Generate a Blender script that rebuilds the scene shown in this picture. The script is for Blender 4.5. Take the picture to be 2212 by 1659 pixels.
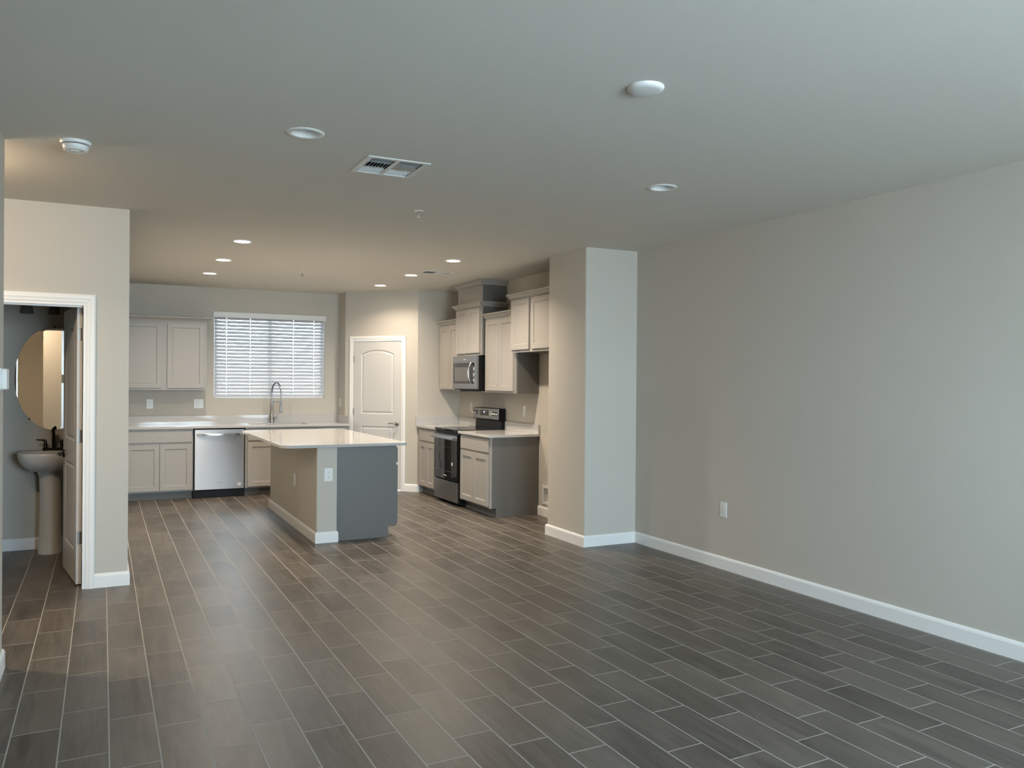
import bpy, bmesh, math, random
from mathutils import Vector, Matrix
from mathutils.geometry import tessellate_polygon

for _o in list(bpy.data.objects):
    bpy.data.objects.remove(_o, do_unlink=True)
S = bpy.context.scene
COL = S.collection

# ------------------------------------------------------------------ camera
FPX, YAW, PITCH, ROLL, CZ = 1761.4, -0.46519, -0.00294, 0.00755, 1.50655
cd = bpy.data.cameras.new('camera')
cam = bpy.data.objects.new('camera', cd)
COL.objects.link(cam)
cd.sensor_fit = 'HORIZONTAL'
cd.sensor_width = 36.0
cd.lens = 36.0 * FPX / 2212.0
cd.clip_start, cd.clip_end = 0.05, 200
_f0 = Vector((-math.sin(YAW), math.cos(YAW), 0))
_r0 = Vector((math.cos(YAW), math.sin(YAW), 0))
_f = _f0 * math.cos(PITCH) + Vector((0, 0, math.sin(PITCH)))
_u0 = Vector((0, 0, math.cos(PITCH))) - _f0 * math.sin(PITCH)
_r = _r0 * math.cos(ROLL) + _u0 * math.sin(ROLL)
_u = _u0 * math.cos(ROLL) - _r0 * math.sin(ROLL)
cam.matrix_world = Matrix(((_r.x, _u.x, -_f.x, 0), (_r.y, _u.y, -_f.y, 0), (_r.z, _u.z, -_f.z, CZ), (0, 0, 0, 1)))
S.camera = cam

# ------------------------------------------------------------------ look, sky, light levels
S.view_settings.view_transform = 'Standard'
S.view_settings.look = 'None'
S.view_settings.gamma = 1.0
S.view_settings.use_curve_mapping = False
S.view_settings.exposure = 2.93

SKY_STRENGTH = 5.4
SKY_TOP, SKY_LOW = (0.69, 0.84, 1.0), (0.66, 0.76, 0.86)
CAN_STRENGTH, CAN_WATT, CAN_SPREAD = 14.0, 2.55, 138.0
CAN_COLOR = (1.0, 0.85, 0.68)
HALL_STRENGTH = 7.5

w = bpy.data.worlds.new('sky')
S.world = w
w.use_nodes = True
nt = w.node_tree
nt.nodes.clear()
wo = nt.nodes.new('ShaderNodeOutputWorld')
bg = nt.nodes.new('ShaderNodeBackground')
tc = nt.nodes.new('ShaderNodeTexCoord')
sx = nt.nodes.new('ShaderNodeSeparateXYZ')
mr = nt.nodes.new('ShaderNodeMapRange')
mx = nt.nodes.new('ShaderNodeMix')
mx.data_type = 'RGBA'
nt.links.new(tc.outputs['Generated'], sx.inputs[0])
nt.links.new(sx.outputs['Z'], mr.inputs['Value'])
mr.inputs['From Min'].default_value = -0.15
mr.inputs['From Max'].default_value = 0.1
nt.links.new(mr.outputs[0], mx.inputs['Factor'])
mx.inputs['A'].default_value = (*SKY_LOW, 1)
mx.inputs['B'].default_value = (*SKY_TOP, 1)
nt.links.new(mx.outputs['Result'], bg.inputs['Color'])
bg.inputs['Strength'].default_value = SKY_STRENGTH
nt.links.new(bg.outputs[0], wo.inputs[0])
S.cycles.max_bounces = 10
S.cycles.diffuse_bounces = 6
S.cycles.sample_clamp_indirect = 6.0
S.cycles.caustics_reflective = False
S.cycles.caustics_refractive = False


def portal(loc, rot, sx_, sy_):
    ld = bpy.data.lights.new('daylight_portal', 'AREA')
    ld.shape = 'RECTANGLE'
    ld.size, ld.size_y = sx_, sy_
    ld.cycles.is_portal = True
    o = bpy.data.objects.new('daylight_portal', ld)
    o.location = loc
    o.rotation_euler = rot
    COL.objects.link(o)


H = 2.74
XR, YC, XK, YC2 = 4.50, 6.35, 3.937, 7.05          # right wall, pillar front, pillar left, pillar back
XL, YB, YW = 0.17, 6.58, 11.60                     # kitchen left wall, powder-room wall, kitchen back wall
KR, YP, XS = 4.435, 10.455, 3.03                   # kitchen right wall, pantry wall, pantry strip wall
XN, YN = -0.46, 4.95                               # near left wall face and its end
YBACK = -1.2
SL0, SL1, SLB, SLZ = 0.90, 2.84, 0.68, 2.52         # wide window behind the camera
SM0, SM1 = 3.55, 4.40                               # narrower window beside it, made up to throw more daylight on the right wall
WX0, WX1, WZ0, WZ1 = 1.335, 2.83, 1.25, 2.40       # kitchen window
portal(((SL0 + SL1) / 2, YBACK - 0.13, (SLB + SLZ) / 2), (math.pi / 2, 0, 0), SL1 - SL0, SLZ - SLB)
portal(((SM0 + SM1) / 2, YBACK - 0.13, (SLB + SLZ) / 2), (math.pi / 2, 0, 0), SM1 - SM0, SLZ - SLB)
portal(((WX0 + WX1) / 2, YW + 0.14, (WZ0 + WZ1) / 2), (-math.pi / 2, 0, 0), WX1 - WX0, WZ1 - WZ0)

# ------------------------------------------------------------------ materials
MATS = {}


def mat(name, color, rough=0.5, metal=0.0, spec=0.5, bump=0.0, bscale=200.0, emit=None, estr=0.0, trans=0.0, vary=0.0, vscale=3.0, coat=0.0):
    m = bpy.data.materials.new(name)
    m.use_nodes = True
    n = m.node_tree
    b = n.nodes['Principled BSDF']
    b.inputs['Base Color'].default_value = (*color, 1)
    b.inputs['Roughness'].default_value = rough
    b.inputs['Metallic'].default_value = metal
    b.inputs['Specular IOR Level'].default_value = spec
    b.inputs['Coat Weight'].default_value = coat
    if trans:
        b.inputs['Transmission Weight'].default_value = trans
    if emit:
        b.inputs['Emission Color'].default_value = (*emit, 1)
        b.inputs['Emission Strength'].default_value = estr
    if bump or vary:
        t = n.nodes.new('ShaderNodeTexCoord')
    if bump:
        ns = n.nodes.new('ShaderNodeTexNoise')
        ns.inputs['Scale'].default_value = bscale
        ns.inputs['Detail'].default_value = 3
        n.links.new(t.outputs['Object'], ns.inputs['Vector'])
        bp = n.nodes.new('ShaderNodeBump')
        bp.inputs['Strength'].default_value = bump
        bp.inputs['Distance'].default_value = 0.002
        n.links.new(ns.outputs['Fac'], bp.inputs['Height'])
        n.links.new(bp.outputs[0], b.inputs['Normal'])
    if vary:
        n2 = n.nodes.new('ShaderNodeTexNoise')
        n2.inputs['Scale'].default_value = vscale
        n2.inputs['Detail'].default_value = 4
        n.links.new(t.outputs['Object'], n2.inputs['Vector'])
        mp = n.nodes.new('ShaderNodeMapRange')
        mp.inputs['To Min'].default_value = 1 - vary
        mp.inputs['To Max'].default_value = 1 + vary
        n.links.new(n2.outputs['Fac'], mp.inputs['Value'])
        vm = n.nodes.new('ShaderNodeVectorMath')
        vm.operation = 'SCALE'
        vm.inputs[0].default_value = color
        n.links.new(mp.outputs[0], vm.inputs['Scale'])
        n.links.new(vm.outputs[0], b.inputs['Base Color'])
    MATS[name] = m
    return m


M_WALL = mat('greige_wall_paint', (0.53, 0.498, 0.440), 0.62, spec=0.3, bump=0.25, bscale=130, vary=0.02, vscale=1.5)
M_CEIL = mat('ceiling_paint', (0.70, 0.675, 0.615), 0.85, spec=0.2, bump=0.25, bscale=110)
M_TRIM = mat('white_trim_paint', (0.82, 0.815, 0.80), 0.38, bump=0.04, bscale=60)
M_DOOR = mat('white_door_paint', (0.60, 0.592, 0.575), 0.34, bump=0.05, bscale=80)
M_CAB = mat('greige_cabinet_paint', (0.365, 0.343, 0.312), 0.42, bump=0.04, bscale=90)
M_CABD = mat('charcoal_grey_cabinet_side', (0.135, 0.131, 0.121), 0.45, bump=0.03, bscale=90)
M_QUARTZ = mat('white_quartz', (0.50, 0.492, 0.482), 0.08, spec=0.30, vary=0.05, vscale=40)
M_BLACK = mat('black_enamel', (0.006, 0.006, 0.007), 0.45, spec=0.2, bump=0.02, bscale=50)
M_GLASSK = mat('black_glass', (0.006, 0.006, 0.007), 0.04, spec=0.6, bump=0.01, bscale=8)
M_DARKGL = mat('smoked_oven_glass', (0.10, 0.097, 0.092), 0.12, spec=0.5, vary=0.06)
M_CHROME = mat('polished_chrome', (0.75, 0.75, 0.75), 0.14, metal=1.0, vary=0.02)
M_NICKEL = mat('brushed_nickel', (0.52, 0.49, 0.45), 0.30, metal=1.0, vary=0.03, vscale=60)
M_FAUCET = mat('faucet_steel', (0.36, 0.36, 0.36), 0.28, metal=1.0, vary=0.03, vscale=60)
M_HINGE = mat('satin_hinge', (0.30, 0.28, 0.26), 0.38, metal=1.0, vary=0.05, vscale=60)
M_BRONZE = mat('dark_bronze', (0.035, 0.032, 0.030), 0.22, metal=0.8, vary=0.05, vscale=60)
M_PLASTIC = mat('white_plastic', (0.74, 0.74, 0.72), 0.35, bump=0.01, bscale=60)
M_SLOT = mat('dark_slot', (0.02, 0.02, 0.02), 0.6, vary=0.05)
M_CERAMIC = mat('glazed_ceramic', (0.60, 0.585, 0.56), 0.10, spec=0.6, vary=0.02)
M_MIRROR = mat('mirror_silver', (0.88, 0.88, 0.86), 0.015, metal=1.0, vary=0.005)
M_VENTM = mat('vent_enamel', (0.66, 0.68, 0.67), 0.4, bump=0.02, bscale=60)
M_DUCT = mat('duct_dark', (0.015, 0.015, 0.015), 0.8, vary=0.05)
M_LENS_OFF = mat('frosted_lens_unlit', (0.42, 0.42, 0.41), 0.45, vary=0.02)
M_LENS_ON = mat('frosted_lens_lit', (0.9, 0.88, 0.82), 0.4, emit=CAN_COLOR, estr=CAN_STRENGTH, vary=0.01)
M_HALL = mat('hall_lamp_glass', (0.9, 0.88, 0.82), 0.4, emit=(1.0, 0.76, 0.50), estr=HALL_STRENGTH, vary=0.01)
M_SHADE = mat('smoky_shade_glass', (0.16, 0.155, 0.15), 0.2, vary=0.05)
M_LED = mat('blue_clock_digits', (0.2, 0.25, 0.6), 0.4, emit=(0.35, 0.4, 1.0), estr=1.5, vary=0.01)
M_BURN = mat('burner_ring_print', (0.10, 0.10, 0.10), 0.2, vary=0.05)
M_STICK = mat('silver_sticker', (0.62, 0.62, 0.62), 0.35, vary=0.03, vscale=50)
M_LETTER = mat('grey_lettering', (0.10, 0.10, 0.105), 0.4, vary=0.03)
M_LETTERL = mat('pale_lettering', (0.7, 0.7, 0.7), 0.4, vary=0.03)
M_VINYL = mat('white_window_vinyl', (0.78, 0.78, 0.77), 0.4, bump=0.01, bscale=60)
M_SINK = mat('sink_steel', (0.5, 0.5, 0.5), 0.3, metal=1.0, vary=0.03, vscale=60)
M_CONC = mat('patio_concrete', (0.46, 0.46, 0.46), 0.9, bump=0.2, bscale=60, vary=0.08)


def mat_glass():
    m = bpy.data.materials.new('clear_window_glass')
    m.use_nodes = True
    n = m.node_tree
    n.nodes.clear()
    o = n.nodes.new('ShaderNodeOutputMaterial')
    t = n.nodes.new('ShaderNodeBsdfTransparent')
    t.inputs[0].default_value = (0.93, 0.96, 0.95, 1)
    g = n.nodes.new('ShaderNodeBsdfGlossy')
    g.inputs['Roughness'].default_value = 0.02
    fr = n.nodes.new('ShaderNodeFresnel')
    fr.inputs[0].default_value = 1.45
    mix = n.nodes.new('ShaderNodeMixShader')
    n.links.new(fr.outputs[0], mix.inputs[0])
    n.links.new(t.outputs[0], mix.inputs[1])
    n.links.new(g.outputs[0], mix.inputs[2])
    n.links.new(mix.outputs[0], o.inputs[0])
    return m


M_GLASS = mat_glass()


def mat_slat():
    m = bpy.data.materials.new('white_translucent_slat')
    m.use_nodes = True
    n = m.node_tree
    b = n.nodes['Principled BSDF']
    b.inputs['Base Color'].default_value = (0.50, 0.50, 0.515, 1)
    b.inputs['Specular IOR Level'].default_value = 0.2
    b.inputs['Roughness'].default_value = 0.6
    o = n.nodes['Material Output']
    t = n.nodes.new('ShaderNodeBsdfTranslucent')
    t.inputs[0].default_value = (0.66, 0.64, 0.68, 1)
    mix = n.nodes.new('ShaderNodeMixShader')
    mix.inputs[0].default_value = 0.03
    n.links.new(b.outputs[0], mix.inputs[1])
    n.links.new(t.outputs[0], mix.inputs[2])
    n.links.new(mix.outputs[0], o.inputs['Surface'])
    return m


M_SLAT = mat_slat()


def mat_steel(name, color, rough, aniso=0.75):
    m = bpy.data.materials.new(name)
    m.use_nodes = True
    n = m.node_tree
    b = n.nodes['Principled BSDF']
    b.inputs['Base Color'].default_value = (*color, 1)
    b.inputs['Metallic'].default_value = 1.0
    b.inputs['Roughness'].default_value = rough
    b.inputs['Anisotropic'].default_value = aniso
    b.inputs['Anisotropic Rotation'].default_value = 0.25
    tg = n.nodes.new('ShaderNodeTangent')
    tg.direction_type = 'UV_MAP'
    n.links.new(tg.outputs[0], b.inputs['Tangent'])
    t = n.nodes.new('ShaderNodeTexCoord')
    mp = n.nodes.new('ShaderNodeMapping')
    mp.inputs['Scale'].default_value = (4, 600, 1)
    ns = n.nodes.new('ShaderNodeTexNoise')
    ns.inputs['Scale'].default_value = 1.0
    n.links.new(t.outputs['UV'], mp.inputs[0])
    n.links.new(mp.outputs[0], ns.inputs['Vector'])
    mr_ = n.nodes.new('ShaderNodeMapRange')
    mr_.inputs['To Min'].default_value = rough - 0.04
    mr_.inputs['To Max'].default_value = rough + 0.04
    n.links.new(ns.outputs['Fac'], mr_.inputs['Value'])
    n.links.new(mr_.outputs[0], b.inputs['Roughness'])
    return m


M_STEEL = mat_steel('brushed_stainless', (0.36, 0.36, 0.36), 0.48, 0.9)
M_STEELD = mat_steel('dark_brushed_stainless', (0.26, 0.255, 0.25), 0.30)


def mat_floor():
    m = bpy.data.materials.new('wood_look_grey_tile')
    m.use_nodes = True
    n = m.node_tree
    L = n.links.new
    b = n.nodes['Principled BSDF']

    def math_(op, a, bb=None, c=None):
        q = n.nodes.new('ShaderNodeMath')
        q.operation = op
        for i, v in enumerate((a, bb, c)):
            if v is None:
                continue
            if isinstance(v, (int, float)):
                q.inputs[i].default_value = v
            else:
                L(v, q.inputs[i])
        return q.outputs[0]
    t = n.nodes.new('ShaderNodeTexCoord')
    s = n.nodes.new('ShaderNodeSeparateXYZ')
    L(t.outputs['Object'], s.inputs[0])
    X, Y = s.outputs['X'], s.outputs['Y']
    RW, PL = 0.1849, 0.516
    sx_ = math_('DIVIDE', math_('SUBTRACT', X, 0.217 - RW * 40), RW)
    row = math_('FLOOR', sx_)
    fx = math_('FRACT', sx_)
    m4 = math_('MODULO', row, 4.0)
    is0 = math_('LESS_THAN', m4, 0.5)
    is2 = math_('COMPARE', m4, 2.0, 0.4)
    ph = math_('ADD', math_('MULTIPLY', is0, 0.342), math_('MULTIPLY', is2, 0.170))
    ph = math_('ADD', ph, math_('MULTIPLY_ADD', X, 0.027, 2.46 - 0.006))
    ty = math_('DIVIDE', math_('SUBTRACT', Y, ph), PL)
    ty = math_('ADD', ty, 50.0)
    col = math_('FLOOR', ty)
    fy = math_('FRACT', ty)
    dx = math_('MULTIPLY', math_('MINIMUM', fx, math_('SUBTRACT', 1.0, fx)), RW)
    dy = math_('MULTIPLY', math_('MINIMUM', fy, math_('SUBTRACT', 1.0, fy)), PL)
    d = math_('MINIMUM', dx, dy)
    gr = n.nodes.new('ShaderNodeMapRange')
    gr.interpolation_type = 'SMOOTHSTEP'
    L(d, gr.inputs['Value'])
    gr.inputs['From Min'].default_value = 0.0020
    gr.inputs['From Max'].default_value = 0.0034
    tile = gr.outputs[0]
    cv = n.nodes.new('ShaderNodeCombineXYZ')
    L(row, cv.inputs[0])
    L(col, cv.inputs[1])
    wn = n.nodes.new('ShaderNodeTexWhiteNoise')
    wn.noise_dimensions = '3D'
    L(cv.outputs[0], wn.inputs['Vector'])
    rnd = wn.outputs['Value']
    # streaks along the plank, offset per tile
    def noise(scale_x, scale_y, detail, k, dist=0.0):
        c = n.nodes.new('ShaderNodeCombineXYZ')
        L(math_('MULTIPLY', X, scale_x), c.inputs[0])
        L(math_('MULTIPLY', Y, scale_y), c.inputs[1])
        L(math_('MULTIPLY', rnd, k), c.inputs[2])
        q = n.nodes.new('ShaderNodeTexNoise')
        q.inputs['Scale'].default_value = 1.0
        q.inputs['Detail'].default_value = detail
        q.inputs['Distortion'].default_value = dist
        L(c.outputs[0], q.inputs['Vector'])
        return q.outputs['Fac']
    n1 = noise(34.0, 2.6, 5, 90.0, 0.9)
    n2 = noise(6.0, 2.2, 3, 60.0, 0.8)
    n3 = noise(160.0, 60.0, 3, 30.0)
    val = math_('MULTIPLY_ADD', math_('SUBTRACT', n1, 0.5), 1.35, 1.0)
    val = math_('MULTIPLY_ADD', math_('SUBTRACT', n2, 0.5), 0.85, val)
    val = math_('MULTIPLY_ADD', math_('SUBTRACT', n3, 0.5), 0.5, val)
    val = math_('MULTIPLY_ADD', math_('SUBTRACT', rnd, 0.5), 0.42, val)
    vm = n.nodes.new('ShaderNodeVectorMath')
    vm.operation = 'SCALE'
    vm.inputs[0].default_value = (0.094, 0.080, 0.066)
    L(val, vm.inputs['Scale'])
    mixc = n.nodes.new('ShaderNodeMix')
    mixc.data_type = 'RGBA'
    L(tile, mixc.inputs['Factor'])
    mixc.inputs['A'].default_value = (0.35, 0.33, 0.295, 1)
    L(vm.outputs[0], mixc.inputs['B'])
    L(mixc.outputs['Result'], b.inputs['Base Color'])
    rr = math_('MULTIPLY_ADD', n1, 0.16, 0.31)
    rmix = n.nodes.new('ShaderNodeMix')
    L(tile, rmix.inputs['Factor'])
    rmix.inputs['A'].default_value = 0.9
    L(rr, rmix.inputs['B'])
    L(rmix.outputs['Result'], b.inputs['Roughness'])
    b.inputs['Specular IOR Level'].default_value = 0.5
    hgt = math_('MULTIPLY_ADD', n1, 0.12, tile)
    bp = n.nodes.new('ShaderNodeBump')
    bp.inputs['Strength'].default_value = 0.35
    bp.inputs['Distance'].default_value = 0.0015
    L(hgt, bp.inputs['Height'])
    L(bp.outputs[0], b.inputs['Normal'])
    return m


M_FLOOR = mat_floor()

# ------------------------------------------------------------------ mesh helpers
ID = Matrix.Identity(4)


def frame(face, o):
    """local (u right, v up, n towards the viewer) -> world, o = world origin"""
    u = {'-Y': Vector((1, 0, 0)), '-X': Vector((0, -1, 0)), '+X': Vector((0, 1, 0)), '+Y': Vector((-1, 0, 0))}.get(face if isinstance(face, str) else '')
    if u is None:
        u = Vector(face).normalized()
    v = Vector((0, 0, 1))
    nn = u.cross(v)
    return Matrix(((u.x, v.x, nn.x, o[0]), (u.y, v.y, nn.y, o[1]), (u.z, v.z, nn.z, o[2]), (0, 0, 0, 1)))


def ceil_frame(o):
    """u = +X, v = +Y, n = up"""
    return Matrix.Translation(Vector(o))


def B():
    return bmesh.new()


def box(bm, a, b, M=ID):
    x0, x1 = sorted((a[0], b[0]))
    y0, y1 = sorted((a[1], b[1]))
    z0, z1 = sorted((a[2], b[2]))
    vs = [bm.verts.new(M @ Vector(p)) for p in ((x0, y0, z0), (x1, y0, z0), (x1, y1, z0), (x0, y1, z0), (x0, y0, z1), (x1, y0, z1), (x1, y1, z1), (x0, y1, z1))]
    for f in ((0, 3, 2, 1), (4, 5, 6, 7), (0, 1, 5, 4), (1, 2, 6, 5), (2, 3, 7, 6), (3, 0, 4, 7)):
        bm.faces.new([vs[i] for i in f])
    return bm


def prism(bm, poly, z0, z1, M=ID):
    """poly in (u,v) extruded along third axis z0..z1"""
    lo = [bm.verts.new(M @ Vector((p[0], p[1], z0))) for p in poly]
    hi = [bm.verts.new(M @ Vector((p[0], p[1], z1))) for p in poly]
    k = len(poly)
    bm.faces.new(lo[::-1])
    bm.faces.new(hi)
    for i in range(k):
        bm.faces.new((lo[i], lo[(i + 1) % k], hi[(i + 1) % k], hi[i]))
    return bm


def slab_holes(bm, outer, holes, z0, z1, M=ID):
    loops = [[Vector((p[0], p[1], 0)) for p in outer]] + [[Vector((p[0], p[1], 0)) for p in h] for h in holes]
    flat = [p for l in loops for p in l]
    tris = tessellate_polygon(loops)
    lo = [bm.verts.new(M @ Vector((p.x, p.y, z0))) for p in flat]
    hi = [bm.verts.new(M @ Vector((p.x, p.y, z1))) for p in flat]
    for t in tris:
        for vs in (lo, hi):
            try:
                bm.faces.new([vs[i] for i in t])
            except ValueError:
                pass
    k = 0
    for l in loops:
        m_ = len(l)
        for i in range(m_):
            a, b = k + i, k + (i + 1) % m_
            bm.faces.new((lo[a], lo[b], hi[b], hi[a]))
        k += m_
    return bm


def lathe(bm, prof, M=ID, seg=32, a0=0.0, a1=2 * math.pi, sx_=1.0, sy_=1.0):
    """prof = [(r, h)], axis = local z"""
    full = abs(a1 - a0 - 2 * math.pi) < 1e-6
    k = seg if full else seg + 1
    rings = []
    for r, h in prof:
        if r < 1e-6:
            rings.append([bm.verts.new(M @ Vector((0, 0, h)))])
        else:
            rings.append([bm.verts.new(M @ Vector((r * sx_ * math.cos(a0 + (a1 - a0) * i / seg), r * sy_ * math.sin(a0 + (a1 - a0) * i / seg), h))) for i in range(k)])
    for p, q in zip(rings, rings[1:]):
        for i in range(seg):
            j = (i + 1) % k
            if len(p) == 1 and len(q) == 1:
                continue
            if len(p) == 1:
                bm.faces.new((p[0], q[j], q[i]))
            elif len(q) == 1:
                bm.faces.new((p[i], p[j], q[0]))
            else:
                bm.faces.new((p[i], p[j], q[j], q[i]))
    return bm


def tube(bm, pts, r, seg=10, M=ID, cap=True):
    pts = [Vector(p) for p in pts]
    rs = r if isinstance(r, (list, tuple)) else [r] * len(pts)
    rings = []
    ref = None
    for i, p in enumerate(pts):
        d = (pts[min(i + 1, len(pts) - 1)] - pts[max(i - 1, 0)]).normalized()
        if ref is None:
            ref = d.orthogonal().normalized()
        ref = (ref - d * ref.dot(d)).normalized()
        o = d.cross(ref)
        rings.append([bm.verts.new(M @ (p + (ref * math.cos(2 * math.pi * j / seg) + o * math.sin(2 * math.pi * j / seg)) * rs[i])) for j in range(seg)])
    for a, b in zip(rings, rings[1:]):
        for j in range(seg):
            bm.faces.new((a[j], a[(j + 1) % seg], b[(j + 1) % seg], b[j]))
    if cap:
        bm.faces.new(rings[0][::-1])
        bm.faces.new(rings[-1])
    return bm


def sweep(bm, path, prof, side=1, z=0.0, M=ID, closed=False):
    """profile [(offset, height)] (closed loop) along a 2-D path with mitred corners; offset goes to the right of travel when side=1"""
    P = [Vector((p[0], p[1])) for p in path]
    k = len(P)
    rings = []
    for i in range(k):
        din = (P[i] - P[i - 1]).normalized() if (i > 0 or closed) else None
        dout = (P[(i + 1) % k] - P[i]).normalized() if (i < k - 1 or closed) else None
        if din is None:
            din = dout
        if dout is None:
            dout = din
        n1 = Vector((din.y, -din.x)) * side
        n2 = Vector((dout.y, -dout.x)) * side
        mvec = n1 + n2
        mvec = mvec / max(0.2, (1 + n1.dot(n2)))
        rings.append([bm.verts.new(M @ Vector((P[i].x + mvec.x * o, P[i].y + mvec.y * o, z + h))) for o, h in prof])
    m_ = len(prof)
    for a in range(k if closed else k - 1):
        p, q = rings[a], rings[(a + 1) % k]
        for j in range(m_):
            bm.faces.new((p[j], p[(j + 1) % m_], q[(j + 1) % m_], q[j]))
    if not closed:
        bm.faces.new(rings[0][::-1])
        bm.faces.new(rings[-1])
    return bm


def offset_poly(poly, d):
    """inset a counter-clockwise convex polygon by d"""
    k = len(poly)
    out = []
    for i in range(k):
        a, b, c = Vector(poly[i - 1]), Vector(poly[i]), Vector(poly[(i + 1) % k])
        d1, d2 = (b - a).normalized(), (c - b).normalized()
        n1, n2 = Vector((-d1.y, d1.x)), Vector((-d2.y, d2.x))
        mm = (n1 + n2) / (1 + n1.dot(n2))
        out.append((b.x + mm.x * d, b.y + mm.y * d))
    return out


def circle(cx, cy, r, k=40):
    return [(cx + r * math.cos(2 * math.pi * i / k), cy + r * math.sin(2 * math.pi * i / k)) for i in range(k)]


def rrect(x0, y0, x1, y1, r, k=6):
    out = []
    rs = r if isinstance(r, (list, tuple)) else [r] * 4          # bl, br, tr, tl
    for (cx, cy, a, q) in ((x0, y0, 180, 0), (x1, y0, 270, 1), (x1, y1, 0, 2), (x0, y1, 90, 3)):
        rr = rs[q]
        if rr < 1e-5:
            out.append((cx, cy))
            continue
        ox = cx + (rr if q in (0, 3) else -rr)
        oy = cy + (rr if q in (0, 1) else -rr)
        for i in range(k + 1):
            t = math.radians(a + 90 * i / k)
            out.append((ox + rr * math.cos(t), oy + rr * math.sin(t)))
    return out


def obj(name, bm, m, parent=None, smooth=None, bevel=0.0, uv=None):
    bmesh.ops.remove_doubles(bm, verts=bm.verts, dist=1e-6)
    bmesh.ops.recalc_face_normals(bm, faces=bm.faces)
    if parent is not None:
        pl = Vector((0, 0, 0))
        q = parent
        while q is not None:
            pl = pl + Vector(q.location)
            q = q.parent
        bmesh.ops.translate(bm, verts=bm.verts, vec=-pl)
    if uv:
        lay = bm.loops.layers.uv.new('UVMap')
        ui, vi = uv
        for f in bm.faces:
            for lp in f.loops:
                c = lp.vert.co
                lp[lay].uv = (c[ui], c[vi])
    if smooth:
        for f in bm.faces:
            f.smooth = True
        for e in bm.edges:
            if len(e.link_faces) == 2 and e.calc_face_angle(0) > math.radians(smooth):
                e.smooth = False
    me = bpy.data.meshes.new(name)
    bm.to_mesh(me)
    bm.free()
    me.materials.append(m)
    o = bpy.data.objects.new(name, me)
    COL.objects.link(o)
    if parent is not None:
        o.parent = parent
    if bevel:
        bv = o.modifiers.new('edge_bevel', 'BEVEL')
        bv.width = bevel
        bv.segments = 2
        bv.limit_method = 'ANGLE'
        bv.angle_limit = math.radians(40)
    return o


def thing(name, label, cat, loc=(0, 0, 0), group=None):
    o = bpy.data.objects.new(name, None)
    o.empty_display_size = 0.1
    COL.objects.link(o)
    o.location = loc
    tag(o, label, cat, group)
    return o


def tag(o, label, cat, group=None):
    o['label'] = label
    o['category'] = cat
    if group:
        o['group'] = group
    return o


def struct(name, bm, m, parent=None, **kw):
    o = obj(name, bm, m, parent, **kw)
    if parent is None:
        o['kind'] = 'structure'
    return o


def text(name, body, size, M, m, parent):
    cu = bpy.data.curves.new(name, 'FONT')
    cu.body = body
    cu.size = size
    cu.extrude = 0.0004
    cu.align_x = 'CENTER'
    cu.align_y = 'CENTER'
    cu.resolution_u = 3
    cu.materials.append(m)
    tmp = bpy.data.objects.new('tmp', cu)
    me = bpy.data.meshes.new_from_object(tmp)
    bpy.data.objects.remove(tmp)
    bpy.data.curves.remove(cu)
    o = bpy.data.objects.new(name, me)
    COL.objects.link(o)
    o.parent = parent
    pl = Vector((0, 0, 0))
    q = parent
    while q is not None:
        pl = pl + Vector(q.location)
        q = q.parent
    o.matrix_local = Matrix.Translation(-pl) @ M
    return o


def local(M):
    """(u, v, n) in a wall frame from box style coordinates"""
    return M


# ------------------------------------------------------------------ room shell
CANS_ON = [(1.104, 7.583), (1.104, 8.851), (1.104, 10.05), (3.20, 7.736), (3.205, 9.024), (3.20, 10.19)]
CANS_OFF = [(0.898, 4.106), (3.151, 4.186)]
CAN_R = 0.068
VENTS = [(1.293, 4.345, 1.657, 4.725), (3.20, 8.56, 3.56, 8.80)]

bm = B()
box(bm, (-3.05, -1.35, -0.12), (4.65, 11.75, 0))
struct('floor', bm, M_FLOOR)

bm = B()
holes = [circle(x, y, CAN_R + 0.003) for x, y in CANS_ON + CANS_OFF] + [[(a + .03, b + .03), (c - .03, b + .03), (c - .03, d - .03), (a + .03, d - .03)] for a, b, c, d in VENTS]
slab_holes(bm, [(-3.05, -1.35), (4.65, -1.35), (4.65, 11.75), (-3.05, 11.75)], holes, H, H + 0.14)
struct('ceiling', bm, M_CEIL)

bm = B()
box(bm, (XR, -1.35, 0), (4.65, YC2, H))
struct('wall_right', bm, M_WALL)

bm = B()
prism(bm, rrect(XK, YC, XR + 0.02, YC2, [0.018, 0, 0, 0.018], 5), 0, H)
struct('wall_pillar', bm, M_WALL, smooth=40)

bm = B()
# kitchen right wall with a pocket for the ice maker box
IY0, IY1, IZ0, IZ1 = 7.80, 8.02, 0.155, 0.325
F = frame('-X', (KR, 10.46, 0))
slab_holes(bm, [(0, 0), (10.46 - YC2, 0), (10.46 - YC2, H), (0, H)], [[(10.46 - IY1, IZ0), (10.46 - IY0, IZ0), (10.46 - IY0, IZ1), (10.46 - IY1, IZ1)]], -0.10, 0, F)
box(bm, (KR + 0.10, YC2, 0), (4.65, 10.46, H))
struct('wall_kitchen_right', bm, M_WALL)

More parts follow.
